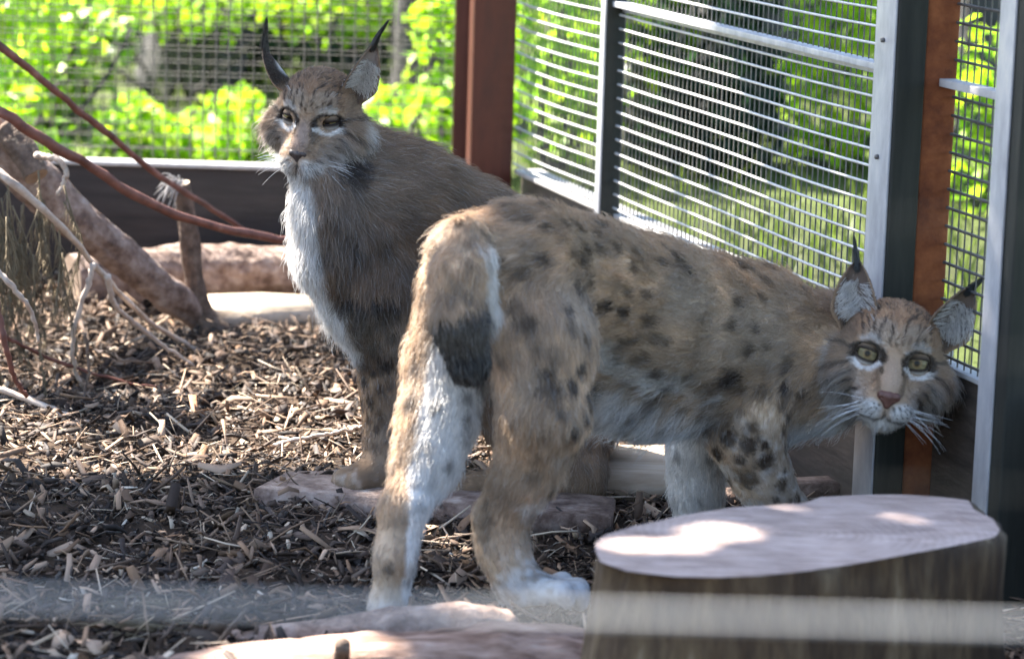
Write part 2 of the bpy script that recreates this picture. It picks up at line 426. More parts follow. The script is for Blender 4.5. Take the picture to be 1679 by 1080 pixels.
def panel(name, s0, s1, z0, z1, hw, vs, hs, rw, hmat, label, group, zphase=0.0, wob=.004):
    root = empty(name, SP(s0, 0), label=label, cat='fence panel', group=group)
    mv = MB()
    for s in np.arange(s0 + vs * .5, s1, vs):
        d = random.gauss(0, .0012)
        v, qd, t = straight_wire(SP(s, z0, .002), SP(s + d, z1, .002), rw, 4); mv.add(v, qd)
    child('vertical_mesh_wires', mv.mesh('vertical_mesh_wires'), M['wire'], root, kind='stuff')
    k = 0; L = s1 - s0
    for zz in np.arange(z0 + zphase, z1, hs):
        if abs(zz - hw) < hs * .35: continue
        t = np.linspace(0, 1, 14)[:, None]
        p = SP(s0, zz, .006) + (SP(s1, zz, .006) - SP(s0, zz, .006)) * t
        ph = random.random() * 6
        p = p + SN * (np.sin(t * 3.1 * L * 2 + 1.0) * wob) + np.array([0, 0, 1.0]) * (-np.sin(t * math.pi) * wob * 1.2 * random.uniform(.7, 1.3))
        v, qd, tt = tube_geo(p, rw * 1.8, 6, cap=False); mm = MB(); mm.add(v, qd)
        child('horizontal_wire', mm.mesh('horizontal_wire'), hmat, root); k += 1
    return root

# stations along the side fence, read off the photograph
s2, _ = fs(1017, 200); s3, _ = fs(1566, 200); s4, _ = fs(1712, 400)
zsl = [fs(975, 330)[1], fs(1590, 615)[1]]; zsill = sum(zsl) / 2
_, zr0 = fs(1000, 6); _, zr1 = fs(1436, 98); zrail = (zr0 + zr1) / 2
rw = .0014
G1 = 'wire mesh panels of the side fence'
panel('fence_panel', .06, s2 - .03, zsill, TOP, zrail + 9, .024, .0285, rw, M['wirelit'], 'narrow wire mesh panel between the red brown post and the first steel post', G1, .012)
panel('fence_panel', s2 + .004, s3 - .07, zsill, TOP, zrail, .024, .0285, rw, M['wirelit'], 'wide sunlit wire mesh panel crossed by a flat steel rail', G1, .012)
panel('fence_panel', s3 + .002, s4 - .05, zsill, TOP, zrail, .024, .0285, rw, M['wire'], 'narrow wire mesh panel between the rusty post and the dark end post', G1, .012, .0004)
def bolts(parent, s, zz, off):
    for z_ in zz:
        v, qd, t = tube_geo([SP(s, z_, off), SP(s, z_, off + .005)], [.004, .0035], 8); child('bolt', mesh_np('bolt', v, [qd, t]), M['wire'], parent)
sb = empty('base_board', SP(0, 0), label='low timber board with pale cap running along the foot of the side fence', cat='board')
side_box('board', .06, s3 - .075, -.06, zsill - .012, -.05, -.01, M['board3'], sb)
side_box('board_cap', .06, s3 - .075, zsill - .0115, zsill - .001, -.056, .008, M['sill'], sb, bev=.002)
p2 = empty('steel_post', SP(s2, 0), label='slim dark post with a bright galvanised edge beside the narrow mesh panel', cat='post')
side_box('post_body', s2 - .029, s2, -.06, TOP, -.005, .036, M['darkpost'], p2)
side_box('edge_strip', s2 - .032, s2 - .002, -.06, TOP, .0362, .040, M['galv'], p2, bev=.001)
rl = empty('steel_rail', SP(s2, zrail), label='flat pale steel rail crossing the wide mesh panel', cat='rail')
side_box('rail_bar', s2 - .01, s3 - .07, zrail - .0055, zrail + .0055, -.004, .026, M['galv'], rl, bev=.001)
side_box('rail_lip', s2 + .001, s3 - .071, zrail - .016, zrail - .006, .0, .004, M['galv'], rl, bev=.001)
p3 = empty('steel_post', SP(s3, 0), label='broad dark post with galvanised edge strip and rusty flange', cat='post')
side_box('post_body', s3 - .069, s3 + .004, -.1, TOP, .056, .104, M['darkpost'], p3)
side_box('edge_strip', s3 - .074, s3 - .001, -.1, TOP, .1043, .108, M['galv'], p3, bev=.001)
side_box('rusty_flange', s3 - .020, s3 - .002, -.1, TOP, .0, .0555, M['rust'], p3)
bolts(p3, s3 - .04, (.30, .62, .80), .108)
p4 = empty('steel_post', SP(s4, 0), label='dark timber end post with a pale steel edge, beside the plain board', cat='post')
side_box('post_body', s4 - .048, s4 + .03, -.1, TOP, .0, .062, M['darkpost'], p4)
side_box('edge_strip', s4 - .052, s4 - .003, -.1, TOP, .0623, .066, M['galv'], p4, bev=.001)
side_box('rail_stub', s4 - .005, s4 + .10, zrail - .006, zrail + .006, .01, .05, M['galv'], p4, bev=.001)
bolts(p4, s4 - .03, (.14,), .066)
b3 = empty('base_board', SP(s3, 0), label='weathered brown board below the narrow mesh panel beside the rusty post', cat='board')
side_box('board', s3 - .001, s4 - .054, -.1, zsill - .008, -.008, .008, M['board3'], b3)
side_box('board_cap', s3 - .001, s4 - .055, zsill - .0075, zsill, -.02, .014, M['sill'], b3, bev=.001)
r3 = empty('steel_rail', SP(s3, zrail), label='short rusty rail crossing the narrow panel beside the rusty post', cat='rail')
side_box('rail_bar', s3 - .001, s4 - .055, zrail - .006, zrail + .006, .004, .030, M['sill'], r3, bev=.001)
b5 = empty('base_board', SP(s4 + .16, 0), label='dark board beyond the end post, standing in deep shade', cat='board')
side_box('board', s4 + .032, s4 + 1.4, -.1, zsill + .02, -.05, .0, M['board3'], b5)

#%%WOOD
# ------------------------------------------------------------------ wood lying about
def log_obj(name, ctrl, rads, mat, label, cat, n=18, seg=26, wob=.12, seed=1, parent=None, endmat=None):
    n, seg = n * 2, seg * 3
    pts = spline(ctrl, seg); rr = np.interp(np.linspace(0, 1, seg), np.linspace(0, 1, len(rads)), rads)
    v, qd, t = tube_geo(pts, rr, n, True, wob, seed)
    # grain: ridges and cracks that run along the wood
    ln = np.r_[0, np.cumsum(np.linalg.norm(np.diff(pts, axis=0), axis=1))]; R0 = float(np.mean(rads))
    th = np.tile(np.arange(n) * 2 * math.pi / n, seg); sl_ = np.repeat(ln, n)
    q3 = np.stack([np.cos(th) * R0, np.sin(th) * R0, sl_ * .12], 1)
    g_ = (vnoise(q3, R0 * .22, seed + 31) - .5) * .10 - sstep(.72, .80, vnoise(q3 * [1, 1, .7], R0 * .30, seed + 33)) * .10 + (vnoise(q3 * [1, 1, 3], R0 * .8, seed + 35) - .5) * .10
    c_ = np.repeat(pts, n, 0); m_ = seg * n; v[:m_] += (v[:m_] - c_) * g_[:, None]
    me = mesh_np(name, v, [qd, t])
    me.materials.append(mat)
    if endmat:
        me.materials.append(endmat)
        mi = np.zeros(len(me.polygons), np.int32); mi[len(qd):] = 1; me.polygons.foreach_set('material_index', mi)
    o = link(name, me, None, label=label, cat=cat) if parent is None else child(name, me, None, parent)
    sm = np.ones(len(me.polygons), bool); sm[len(qd):] = False; me.polygons.foreach_set('use_smooth', sm)
    return o

# sawn stump
ZT = .24
outl = [(975, 890), (990, 877), (1040, 862), (1110, 847), (1200, 832), (1320, 824), (1345, 814), (1400, 811), (1470, 810), (1540, 814), (1588, 820), (1597, 836), (1628, 850),
        (1640, 868), (1632, 880), (1560, 895), (1480, 910), (1400, 924), (1320, 936), (1250, 943), (1180, 946), (1110, 945), (1030, 936), (985, 922), (977, 905)]
top = np.array([G(x, y, ZT) for x, y in outl])
cen = top.mean(0)
def resample(poly, n):
    c = np.vstack([poly, poly[:1]]); d = np.r_[0, np.cumsum(np.linalg.norm(np.diff(c, axis=0), axis=1))]
    return np.stack([np.interp(np.linspace(0, d[-1], n, endpoint=False), d, c[:, k]) for k in range(3)], 1)
N = 120; ring = resample(top, N)
rings = []; levels = [(.0, 1.0), (.006, 1.012), (.03, 1.02), (.08, 1.03), (.14, 1.05), (.20, 1.09), (.25, 1.16), (.30, 1.25)]
for dz, sc in levels:
    r_ = cen + (ring - cen) * np.array([sc, sc, 1.0]); r_[:, 2] = ZT - dz
    if dz > 0:
        nz_ = (vnoise(r_ * np.array([1, 1, .25]), .03, 4) - .5)[:, None] * .016 + (vnoise(r_ * np.array([1, 1, .3]), .09, 5) - .5)[:, None] * .03
        dr = unit((r_ - cen) * np.array([1, 1, 0])); r_ = r_ + dr * nz_
    rings.append(r_)
st = empty('tree_stump', (cen[0], cen[1], 0), label='thick sawn tree stump with a pale flat top and streaked brown bark', cat='stump')
v = np.concatenate(rings); nr = len(rings)
i = np.arange(nr - 1)[:, None] * N; j = np.arange(N)[None]; j2 = (j + 1) % N
q = np.stack([i + j, i + N + j, i + N + j2, i + j2], -1).reshape(-1, 4)
M['stumpbark'] = mat_noise('stump_bark', [(.30, (.016, .010, .006)), (.46, (.045, .028, .015)), (.6, (.09, .062, .034)), (.78, (.19, .155, .105))], 7, (4, 4, .8), .85, .8, 22, dist=.01)
child('bark', mesh_np('bark', v, q), M['stumpbark'], st)
tv = [cen + np.array([0, 0, .0])]; tq = []; K = 14
for a in range(1, K + 1):
    r_ = cen + (ring - cen) * (a / K); r_[:, 2] = ZT + (vnoise(r_, .05, 6) - .5) * .005 * (1 if a < K else .3)
    tv.append(r_)
tv[0] = tv[0][None]; v = np.concatenate(tv)
tri = np.stack([np.zeros(N, int), 1 + np.arange(N), 1 + (np.arange(N) + 1) % N], -1)
i = 1 + np.arange(K - 1)[:, None] * N
q = np.stack([i + j, i + N + j, i + N + j2, i + j2], -1).reshape(-1, 4)
child('sawn_top', mesh_np('sawn_top', v, [q, tri]), mat_endgrain('sawn_wood', (.17, .115, .095), (.46, .36, .32), cen), st)

M['logfront'] = mat_noise('weathered_log', [(.30, (.07, .038, .026)), (.44, (.18, .105, .075)), (.58, (.33, .22, .17)), (.78, (.5, .40, .33))], 7, (1.2, 6, 6), .75, .8, 22, detail=10, dist=.005)
M['endwood'] = mat_noise('cut_end', [(.3, (.20, .13, .09)), (.7, (.40, .30, .22))], 20, rough=.8)
lg = log_obj('log', [P(60, 1195, 3.72), P(350, 1152, 3.74), P(700, 1122, 3.76), P(930, 1112, 3.78), P(975, 1112, 3.785)], [.074, .076, .078, .076, .060], M['logfront'],
             'weathered brown log with a knot peg, lying beside the stump', 'log', 24, 40, .10, 3, endmat=M['endwood'])
v, qd, t = tube_geo([P(560, 1075, 3.70), P(562, 1056, 3.665)], [.011, .010], 12)
child('knot_peg', mesh_np('knot_peg', v, [qd, t]), M['bark'], lg)
log_obj('log', [P(140, 1130, 3.86), P(450, 1078, 3.87), P(700, 1048, 3.88), P(800, 1042, 3.885), P(838, 1042, 3.887), P(852, 1042, 3.888)], [.042, .046, .048, .044, .036, .016], M['peeled'],
        'smooth peeled log lying behind the weathered brown log', 'log', 20, 36, .08, 9)

# far log against the back fence, sunlit plank in front of it
log_obj('log', [G(120, 497) + [0, -.02, .05], G(300, 488) + [0, 0, .062], G(420, 486) + [0, 0, .06], G(520, 488) + [0, 0, .055]], [.062, .064, .06, .052], M['peeled'],
        'thick grey log lying along the foot of the far fence board', 'log', 20, 30, .16, 12, endmat=M['endwood'])
def plank_obj(name, pix, z0, z1, mat, label, cat='plank'):
    t_ = np.array([G(x, y, z1) for x, y in pix]); b_ = t_.copy(); b_[:, 2] = z0; n_ = len(pix)
    v = np.vstack([t_, b_]); f = [np.arange(n_)[None], (n_ + np.arange(n_)[::-1])[None]]
    sd = np.array([(k, n_ + k, n_ + (k + 1) % n_, (k + 1) % n_) for k in range(n_)])
    import bmesh
    me = mesh_np(name, v, f + [sd]); bm = bmesh.new(); bm.from_mesh(me); bmesh.ops.recalc_face_normals(bm, faces=bm.faces)
    bmesh.ops.bevel(bm, geom=bm.edges[:], offset=.003, segments=2, affect='EDGES'); bm.to_mesh(me); bm.free()
    return link(name, me, mat, label=label, cat=cat, smooth=False)
plank_obj('plank', [(330, 512), (338, 482), (430, 479), (560, 486), (575, 505), (450, 504)], -.02, .03, M['plank'], 'sunlit pale plank on the mulch in front of the far grey log')
plank_obj('plank', [(985, 775), (1000, 728), (1120, 728), (1240, 740), (1250, 780), (1095, 776)], -.02, .035, M['plank'], 'flat pale plank beneath the spotted walking lynx, behind its belly')
plank_obj('plank', [(415, 800), (470, 772), (640, 766), (1010, 815), (1000, 850), (700, 822), (560, 812)], -.03, .022, M['peeled'], 'low brown slab under the paws of the sitting lynx')
plank_obj('plank', [(1180, 800), (1190, 786), (1420, 776), (1430, 790)], -.02, .015, M['peeled'], 'narrow brown batten on the mulch behind the stump')

# branches on the far side
def pl(px, z=None): return [P(x, y, Y_) for x, y, Y_ in px]
log_obj('fallen_branch', pl([(-330, -125, 5.84), (-60, 170, 5.9), (20, 262, 5.92), (110, 345, 5.98), (200, 420, 6.05), (270, 478, 6.12), (330, 523, 6.22), (385, 575, 6.32)]), [.054, .050, .048, .043, .040, .036, .032, .026], M['peeled'],
        'thick grey brown fallen branch leaning down onto the mulch', 'branch', 18, 40, .12, 15)
log_obj('branch_stub', pl([(10, 210, 5.86), (45, 258, 5.83), (60, 290, 5.81)]), [.03, .028, .026], M['bark'], 'short sawn branch stub beside the thick fallen branch', 'branch', 14, 8, .1, 16, endmat=M['endwood'])
stk = log_obj('branch_stake', pl([(355, 552, 6.2), (332, 520, 6.2), (320, 470, 6.19), (312, 400, 6.18), (303, 340, 6.17), (296, 300, 6.16)]), [.036, .027, .022, .021, .020, .019], M['bark'],
        'upright broken branch stake with a frayed pale top', 'branch', 14, 24, .1, 18, endmat=M['plank'])
mbf = MB(); r = np.random.default_rng(5)
for k in range(40):
    a = P(290 + r.uniform(-14, 14), 298 + r.uniform(-5, 6), 6.155); e = a + np.array([r.normal(-.018, .014), r.normal(-.015, .012), r.normal(-.02, .022)])
    v, qd, t = tube_geo(spline([a, (a + e) / 2 + [0, 0, .008], e], 5), [.0014, .0012, .001, .0008, .0005], 4); mbf.add(v, qd, t)
child('frayed_bark', mbf.mesh('frayed_bark'), M['sill'], stk, kind='stuff')

b0 = P(-335, 300, 5.83); zz = np.linspace(-.1, 1.25, 8)
log_obj('dead_trunk', np.stack([b0[0] + .04 * zz, b0[1] + 0 * zz, zz], 1), np.linspace(.10, .07, 8), M['bark'], 'grey broken trunk that carries the leaning branches', 'trunk', 16, 16, .12, 44)

def twig(name, px, r0, r1, mat, label, seed=1, n=8, seg=30, cat='branch', jit=.004):
    p = spline(pl(px), seg); rr = np.linspace(r0, r1, seg)
    g = np.random.default_rng(seed); p[1:-1] += g.normal(0, jit * .35, (seg - 2, 3))
    rr = rr * (1 + .25 * (g.random(seg) - .5))
    v, qd, t = tube_geo(p, rr, n)
    return link(name, mesh_np(name, v, [qd, t]), mat, label=label, cat=cat)
twig('thin_branch', [(-330, -170, 5.82), (-40, 45, 5.75), (60, 125, 5.8), (160, 205, 5.9), (240, 272, 6.0), (320, 325, 6.1), (400, 378, 6.22)], .009, .006, M['redtwig'], 'upper thin red brown branch arching in front of the far mesh', 3)
twig('thin_branch', [(-330, -10, 5.78), (-40, 158, 5.6), (60, 222, 5.62), (140, 268, 5.7), (230, 325, 5.8), (330, 366, 5.92), (420, 385, 6.05), (490, 398, 6.15)], .012, .008, M['redtwig'], 'long dark red branch reaching towards the sitting lynx', 4)
twig('thin_branch', [(-330, 60, 5.72), (-30, 262, 5.4), (40, 315, 5.38), (110, 380, 5.45), (170, 450, 5.6), (235, 520, 5.75), (300, 560, 5.9), (390, 602, 5.88)], .0085, .004, M['paletwig'], 'pale bare branch sloping down across the fallen branch', 5)
twig('thin_branch', [(152, 432, 5.5), (142, 475, 5.5), (120, 545, 5.5), (122, 600, 5.52), (140, 640, 5.55)], .006, .0035, M['paletwig'], 'pale twig hanging down from the bare sloping branch', 6)
twig('thin_branch', [(176, 452, 5.58), (190, 500, 5.62), (240, 545, 5.7), (318, 600, 5.76)], .007, .0035, M['paletwig'], 'pale forked twig lying below the bare sloping branch', 7)
twig('thin_branch', [(-30, 628, 5.35), (60, 660, 5.3), (130, 690, 5.25), (200, 705, 5.23), (278, 730, 5.18)], .007, .004, M['paletwig'], 'crooked grey twig lying flat on the open mulch', 8)
twig('thin_branch', [(-10, 480, 5.0), (8, 560, 5.0), (25, 620, 5.02), (45, 650, 5.04)], .006, .004, M['redtwig'], 'short purple brown twig poking from the dry needles', 9)
twig('thin_branch', [(140, 545, 5.45), (146, 610, 5.44), (130, 660, 5.42), (112, 695, 5.40)], .0035, .002, M['bark'], 'dark thin twig standing upright in the mulch', 10)
twig('thin_branch', [(0, 548, 5.4), (90, 590, 5.5), (200, 625, 5.55), (300, 640, 5.6)], .004, .002, M['redtwig'], 'slender brown twig lying under the pale twigs', 11)
twig('thin_branch', [(440, 732, 5.08), (500, 717, 5.08), (560, 707, 5.1), (600, 698, 5.12)], .004, .0025, M['paletwig'], 'straight pale stick on the mulch beside the sitting lynx', 12)
twig('thin_branch', [(60, 255, 5.75), (95, 262, 5.7), (108, 285, 5.68), (96, 320, 5.68)], .007, .004, M['paletwig'], 'curled pale shred of bark hanging over the fallen branch', 13)
twig('thin_branch', [(-20, 430, 5.1), (25, 475, 5.1), (55, 520, 5.12), (62, 560, 5.13)], .0065, .003, M['paletwig'], 'rough pale twig curving down in front of the dry needles', 14)
twig('straw', [(512, 935, 4.25), (545, 952, 4.24), (575, 965, 4.23), (606, 972, 4.22)], .0022, .0016, M['plank'], 'long pale straw blade on the dark mulch beside the hind leg', 15, cat='straw')

# hanging dry needle spray at the far left
sp = empty('dry_branch_spray', P(20, 300, 5.5), label='dry brown needle spray drooping from the fallen branch', cat='branch')
mbs = MB(); r = np.random.default_rng(8)
for k in range(44):
    a = P(r.uniform(-60, 105), r.uniform(280, 420), r.uniform(5.35, 5.75)); L = r.uniform(.10, .26)
    c = spline([a, a + [r.normal(.01, .015), 0, -L * .5], a + [r.normal(.02, .03), r.normal(0, .03), -L]], 12)
    v, qd, t = tube_geo(c, np.linspace(.002, .0008, 12), 4); mbs.add(v, qd, t)
    for j in range(60):
        b = c[r.integers(1, 12)]; e = b + np.array([r.normal(0, .007), r.normal(0, .007), -r.uniform(.015, .05)])
        v, qd, t = tube_geo([b, e], [.0009, .0004], 3); mbs.add(v, qd, t)
child('needles', mbs.mesh('needles'), M['straw'], sp, kind='stuff')
for k, (x, y, n_) in enumerate(((200, 1040, 40), (215, 1005, 26))):
    mbs = MB(); g0 = G(x, y)
    for j in range(n_):
        a = g0 + np.array([r.normal(0, .03), r.normal(0, .02), .012]); e = a + np.array([.07, -.01, .004]) * r.uniform(.5, 1.1) + r.normal(0, .012, 3) * [1, 1, .4]
        v, qd, t = tube_geo([a, (a + e) / 2 + [0, 0, .006], e], [.0012, .0011, .0005], 4); mbs.add(v, qd, t)
    link('straw_tuft', mbs.mesh('straw_tuft'), M['straw'], label=['golden dry straw tuft behind the weathered log', 'smaller straw tuft lying beyond the golden one'][k], cat='straw')

#%%BACK
# ------------------------------------------------------------------ vegetation beyond the fences
def leaves(c, rad, n, size, pal, seed, hollow=.35):
    r = np.random.default_rng(seed)
    d = unit(r.normal(0, 1, (n, 3))); rr = hollow + (1 - hollow) * r.random(n) ** .6
    p = np.asarray(c) + d * rr[:, None] * np.asarray(rad)
    keep = vnoise(p, min(rad) * .55, seed) > .40; p = p[keep]; n = len(p); p = p[p[:, 2] > .02] ; n = len(p)
    ax = unit(r.normal(0, 1, (n, 3)) + np.array([0, 0, -.3])); up = unit(r.normal(0, .6, (n, 3)) + np.array([0, 0, 1.0]))
    sd_ = unit(np.cross(ax, up)); L = size * r.uniform(.6, 1.3, n)[:, None]; W = L * .62
    nn = np.cross(sd_, ax)
    V = np.stack([p, p + ax * L * .5 + sd_ * W * .5 + nn * L * .08, p + ax * L, p + ax * L * .5 - sd_ * W * .5 + nn * L * .08], 1)
    pal = np.array(pal); cl = pal[r.integers(0, len(pal), n)] * r.uniform(.75, 1.25, (n, 1))
    return V.reshape(-1, 3), (np.arange(n * 4).reshape(n, 4)), np.repeat(cl, 4, 0)
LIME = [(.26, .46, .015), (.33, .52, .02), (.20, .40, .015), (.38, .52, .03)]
SHADE_GREENS = [(.014, .034, .014), (.022, .05, .018), (.018, .04, .022)]  # very dark leaf greens, shade of the bushes put into the colour
def bush(px, Yd, zc, rad, n, size, pal, label, seed):
    x = P(px, 200, Yd)[0]; root = empty('bush', (x, Yd, 0), label=label, cat='bush', group='bushes beyond the fences')
    mb = MB(); r = np.random.default_rng(seed)
    for k in range(7):
        a = np.array([x + r.normal(0, .05), Yd + r.normal(0, .05), -.02]); e = np.array([x, Yd, zc]) + r.normal(0, .5, 3) * rad
        v, qd, t = tube_geo(spline([a, (a + e) / 2 + r.normal(0, .06, 3), e], 7), np.linspace(.014, .004, 7), 6); mb.add(v, qd, t)
    child('stems', mb.mesh('stems'), M['trunk'], root, kind='stuff')
    v, f, c = leaves((x, Yd, zc), rad, n, size, pal, seed)
    me = mesh_np('crown', v, f); vcol(me, c); child('crown', me, M['leafA'], root, smooth=False)
def trunk(px, Yd, r0, label, seed, lean=0.0, h=9.0):
    x = P(px, 200, Yd)[0]
    root = empty('tree', (x, Yd, 0), label=label, cat='tree', group='trees beyond the fences')
    zz = np.r_[-.1, .05, .2, np.linspace(.5, h, 12)]
    pts_ = np.stack([x + lean * zz + .02 * np.sin(zz * 2), Yd + 0 * zz, zz], 1)
    rr = r0 * np.interp(zz, [-.1, .1, .6, h], [1.5, 1.2, 1.0, .5])
    v, qd, t = tube_geo(pts_, rr, 20, True, .16, seed); child('trunk', mesh_np('trunk', v, [qd, t]), M['trunk'], root)
    return root, pts_
bl = [(-60, 8.6, .45, (.46, .5, .5), 2600, .07, LIME, 'bright lime green bush close behind the far mesh, at the thin branches'),
      (-40, 10.5, .6, (.5, .5, .7), 3000, .075, LIME, 'tall lime bush behind the thin red branches'),
      (85, 10.0, .35, (.26, .4, .6), 1700, .07, LIME, 'leafy lime bush beside the shaded grey tree'),
      (235, 8.8, .08, (.16, .25, .14), 900, .055, LIME, 'low lime bush at the foot of the shaded grey tree'),
      (385, 9.2, .06, (.13, .25, .15), 800, .055, LIME, 'small lime bush beside the head of the sitting lynx'),
      (300, 11.0, .36, (.40, .25, .13), 750, .055, LIME, 'sparse lime shrub spreading in front of the dark hollow'),
      (545, 11.0, .36, (.28, .3, .14), 650, .055, LIME, 'lime bush seen between the ears of the sitting lynx'),
      (722, 9.0, .34, (.10, .2, .45), 900, .06, LIME, 'upright lime bush beside the red brown corner post'),
      (625, 9.3, .08, (.2, .25, .16), 900, .08, LIME, 'low lime bush behind the back of the sitting lynx'),
      (900, 9.2, .5, (.32, .4, .5), 1700, .06, LIME, 'lime bush behind the narrow sunlit mesh panel'),
      (1085, 9.4, .42, (.09, .2, .16), 420, .07, LIME, 'lime sprig behind the top of the wide mesh panel'),
      (1390, 9.5, .35, (.24, .3, .55), 1500, .06, LIME, 'fresh green bush behind the wide mesh panel near the broad post'),
      (1540, 12.0, .55, (.45, .4, .55), 1600, .075, LIME, 'distant green bush behind the broad dark post'),
      (1640, 8.5, .25, (.35, .4, .35), 1500, .06, LIME, 'low green bush behind the narrow panel with the rusty post'),
      (1180, 12.5, .35, (.62, .5, .9), 4600, .085, SHADE_GREENS, 'dark green bush in the shade far behind the wide panel'),
      (1150, 9.3, .25, (.26, .3, .5), 2200, .06, SHADE_GREENS, 'low dark shrub close behind the wide mesh panel'),
      (340, 11.9, .35, (.62, .4, .75), 4200, .08, SHADE_GREENS, 'dark evergreen bush filling the hollow behind the shaded tree'),
      (600, 12.6, .4, (.55, .4, .8), 3600, .085, SHADE_GREENS, 'dark evergreen bush far behind the corner post')]
for k, b in enumerate(bl): bush(b[0], b[1], b[2], np.array(b[3]), b[4], b[5], b[6], b[7], 100 + k)
TR = []
for k, (px, Yd, r0, lab, ln) in enumerate(((315, 11.5, .17, 'shaded grey tree behind the far mesh, left of the sitting lynx', .02),
                                       (680, 10.5, .085, 'slim grey tree behind the mesh beside the red brown post', -.01),
                                       (1068, 9.6, .12, 'brown tree behind the wide mesh panel beside the slim post', .0),
                                       (1205, 10.6, .16, 'dark tree in the middle of the wide mesh panel', .02),
                                       (1290, 12.2, .16, 'dark grey tree behind the wide panel, next to the fresh green bush', .0),
                                       (1600, 10.5, .12, 'grey tree behind the narrow panel beside the rusty post', .0))):
    TR.append(trunk(px, Yd, r0, lab, 40 + k, ln))
for k, (root, pts_) in enumerate(TR):
    r = np.random.default_rng(60 + k); c0 = pts_[-1]
    mbl = MB()
    for j in range(6):
        a = pts_[6 + j % 5]; e = c0 + r.normal(0, 1, 3) * [1.1, 1.1, .5]
        v, qd, t = tube_geo(spline([a, (a + e) / 2 + [0, 0, .2], e], 8), np.linspace(.05, .012, 8), 7); mbl.add(v, qd, t)
    child('limbs', mbl.mesh('limbs'), M['trunk'], root, kind='stuff')
    v, f, c = leaves(c0 + [0, 0, .4], np.array([1.8, 1.8, 1.3]), 2600, .16, LIME[:3] + SHADE_GREENS[1:2], 70 + k, .2)
    me = mesh_np('crown', v, f); vcol(me, c); child('crown', me, M['leafA'], root, smooth=False)
# unseen shade tree whose crown hangs over the near part of the enclosure; leaves sit where the shade on the ground asks for them
SHIFT = sdir[:2] / sdir[2]                              # metres towards the sun for each metre up
def geq(p): return p[:2] - SHIFT * p[2]                 # where the shadow of p falls on the ground
def capd(q, pts_):
    d = np.full(len(q), 9.0); pts_ = np.asarray(pts_)
    for a, b in zip(pts_[:-1], pts_[1:]):
        ab = b - a; t = np.clip(((q - a) @ ab) / (ab @ ab + 1e-9), 0, 1); d = np.minimum(d, np.linalg.norm(q - a - t[:, None] * ab, axis=1))
    return d
GAPS = [([geq(P(445, 262, 4.74)), geq(P(490, 380, 4.74)), geq(P(520, 500, 4.75)), geq(P(555, 560, 4.77))], .095),
        ([geq(P(735, 350, 4.1)), geq(P(690, 450, 4.11)), geq(P(660, 560, 4.12)), geq(P(645, 700, 4.08))], .092),
        ([geq(G(120, 1080, .07)), geq(G(500, 1040, .07))], .125),
        ([geq(G(1060, 890, ZT)), geq(G(1100, 892, ZT))], .060), ([geq(G(1140, 872, ZT)), geq(G(1210, 870, ZT))], .046)]
DARKS = [([geq(G(1290, 750)), geq(G(1420, 800))], .16)]
def sunlit(q):
    q3 = np.c_[q, np.zeros(len(q))]; nz_ = vnoise(q3, .16, 91); n2_ = vnoise(q3, .07, 92)
    edge = 4.78 + .16 * (nz_ - .5) + np.clip(q[:, 0] - .72, 0, 1) * 2.2
    lit = (q[:, 1] > edge) & ((nz_ * .6 + n2_ * .4) > .20)
    for pp, rr in GAPS: lit |= capd(q, pp) < rr * (.55 + .9 * n2_)
    for pp, rr in DARKS: lit &= capd(q, pp) > rr * (.75 + .5 * n2_)
    return lit
r = np.random.default_rng(5); n = 21000
tg = np.stack([r.uniform(-.95, 1.5, n), r.uniform(3.25, 6.4, n)], 1)
tg = np.vstack([tg[~sunlit(tg)], np.stack([r.uniform(-.7, .50, 2600), r.uniform(.35, 1.0, 2600)], 1)]); n = len(tg); hz = 3.0 + 1.6 * r.random(n); p = np.c_[tg + SHIFT * hz[:, None], hz]  # last batch of leaves added to shade part of the near barrier wire
ax = unit(r.normal(0, 1, (n, 3))); up = unit(r.normal(0, .5, (n, 3)) + sdir); sd_ = unit(np.cross(ax, up)); ax = np.cross(up, sd_)
L = .085 * r.uniform(.7, 1.3, n)[:, None]; W = L * .6
V = np.stack([p - ax * L * .5, p + sd_ * W * .5, p + ax * L * .5, p - sd_ * W * .5], 1).reshape(-1, 3)
tx, ty = -5.4, 6.6
root = empty('tree', (tx, ty, 0), label='shade tree leaning over the near half of the enclosure', cat='tree', group='trees beyond the fences')
me = mesh_np('crown', V, np.arange(n * 4).reshape(n, 4)); pal = np.array(SHADE_GREENS); vcol(me, np.repeat(pal[r.integers(0, 3, n)], 4, 0)); child('crown', me, M['leafB'], root, smooth=False)
zz = np.linspace(-.1, 4.6, 14); v, qd, t = tube_geo(np.stack([tx + .25 * zz, ty - .03 * zz, zz], 1), np.interp(zz, [-.1, .5, 4.6], [.30, .22, .12]), 18, True, .15, 4)
child('trunk', mesh_np('trunk', v, [qd, t]), M['trunk'], root)
mbl = MB()
for k in range(16):
    e = p[r.integers(0, n)]; a = np.array([tx + .25 * 2.6, ty, 2.6 + r.random() * 1.6]); 
    v, qd, t = tube_geo(spline([a, (a + e) / 2 + [0, 0, .3], e], 10), np.linspace(.05, .008, 10), 6); mbl.add(v, qd, t)
child('limbs', mbl.mesh('limbs'), M['trunk'], root, kind='stuff')
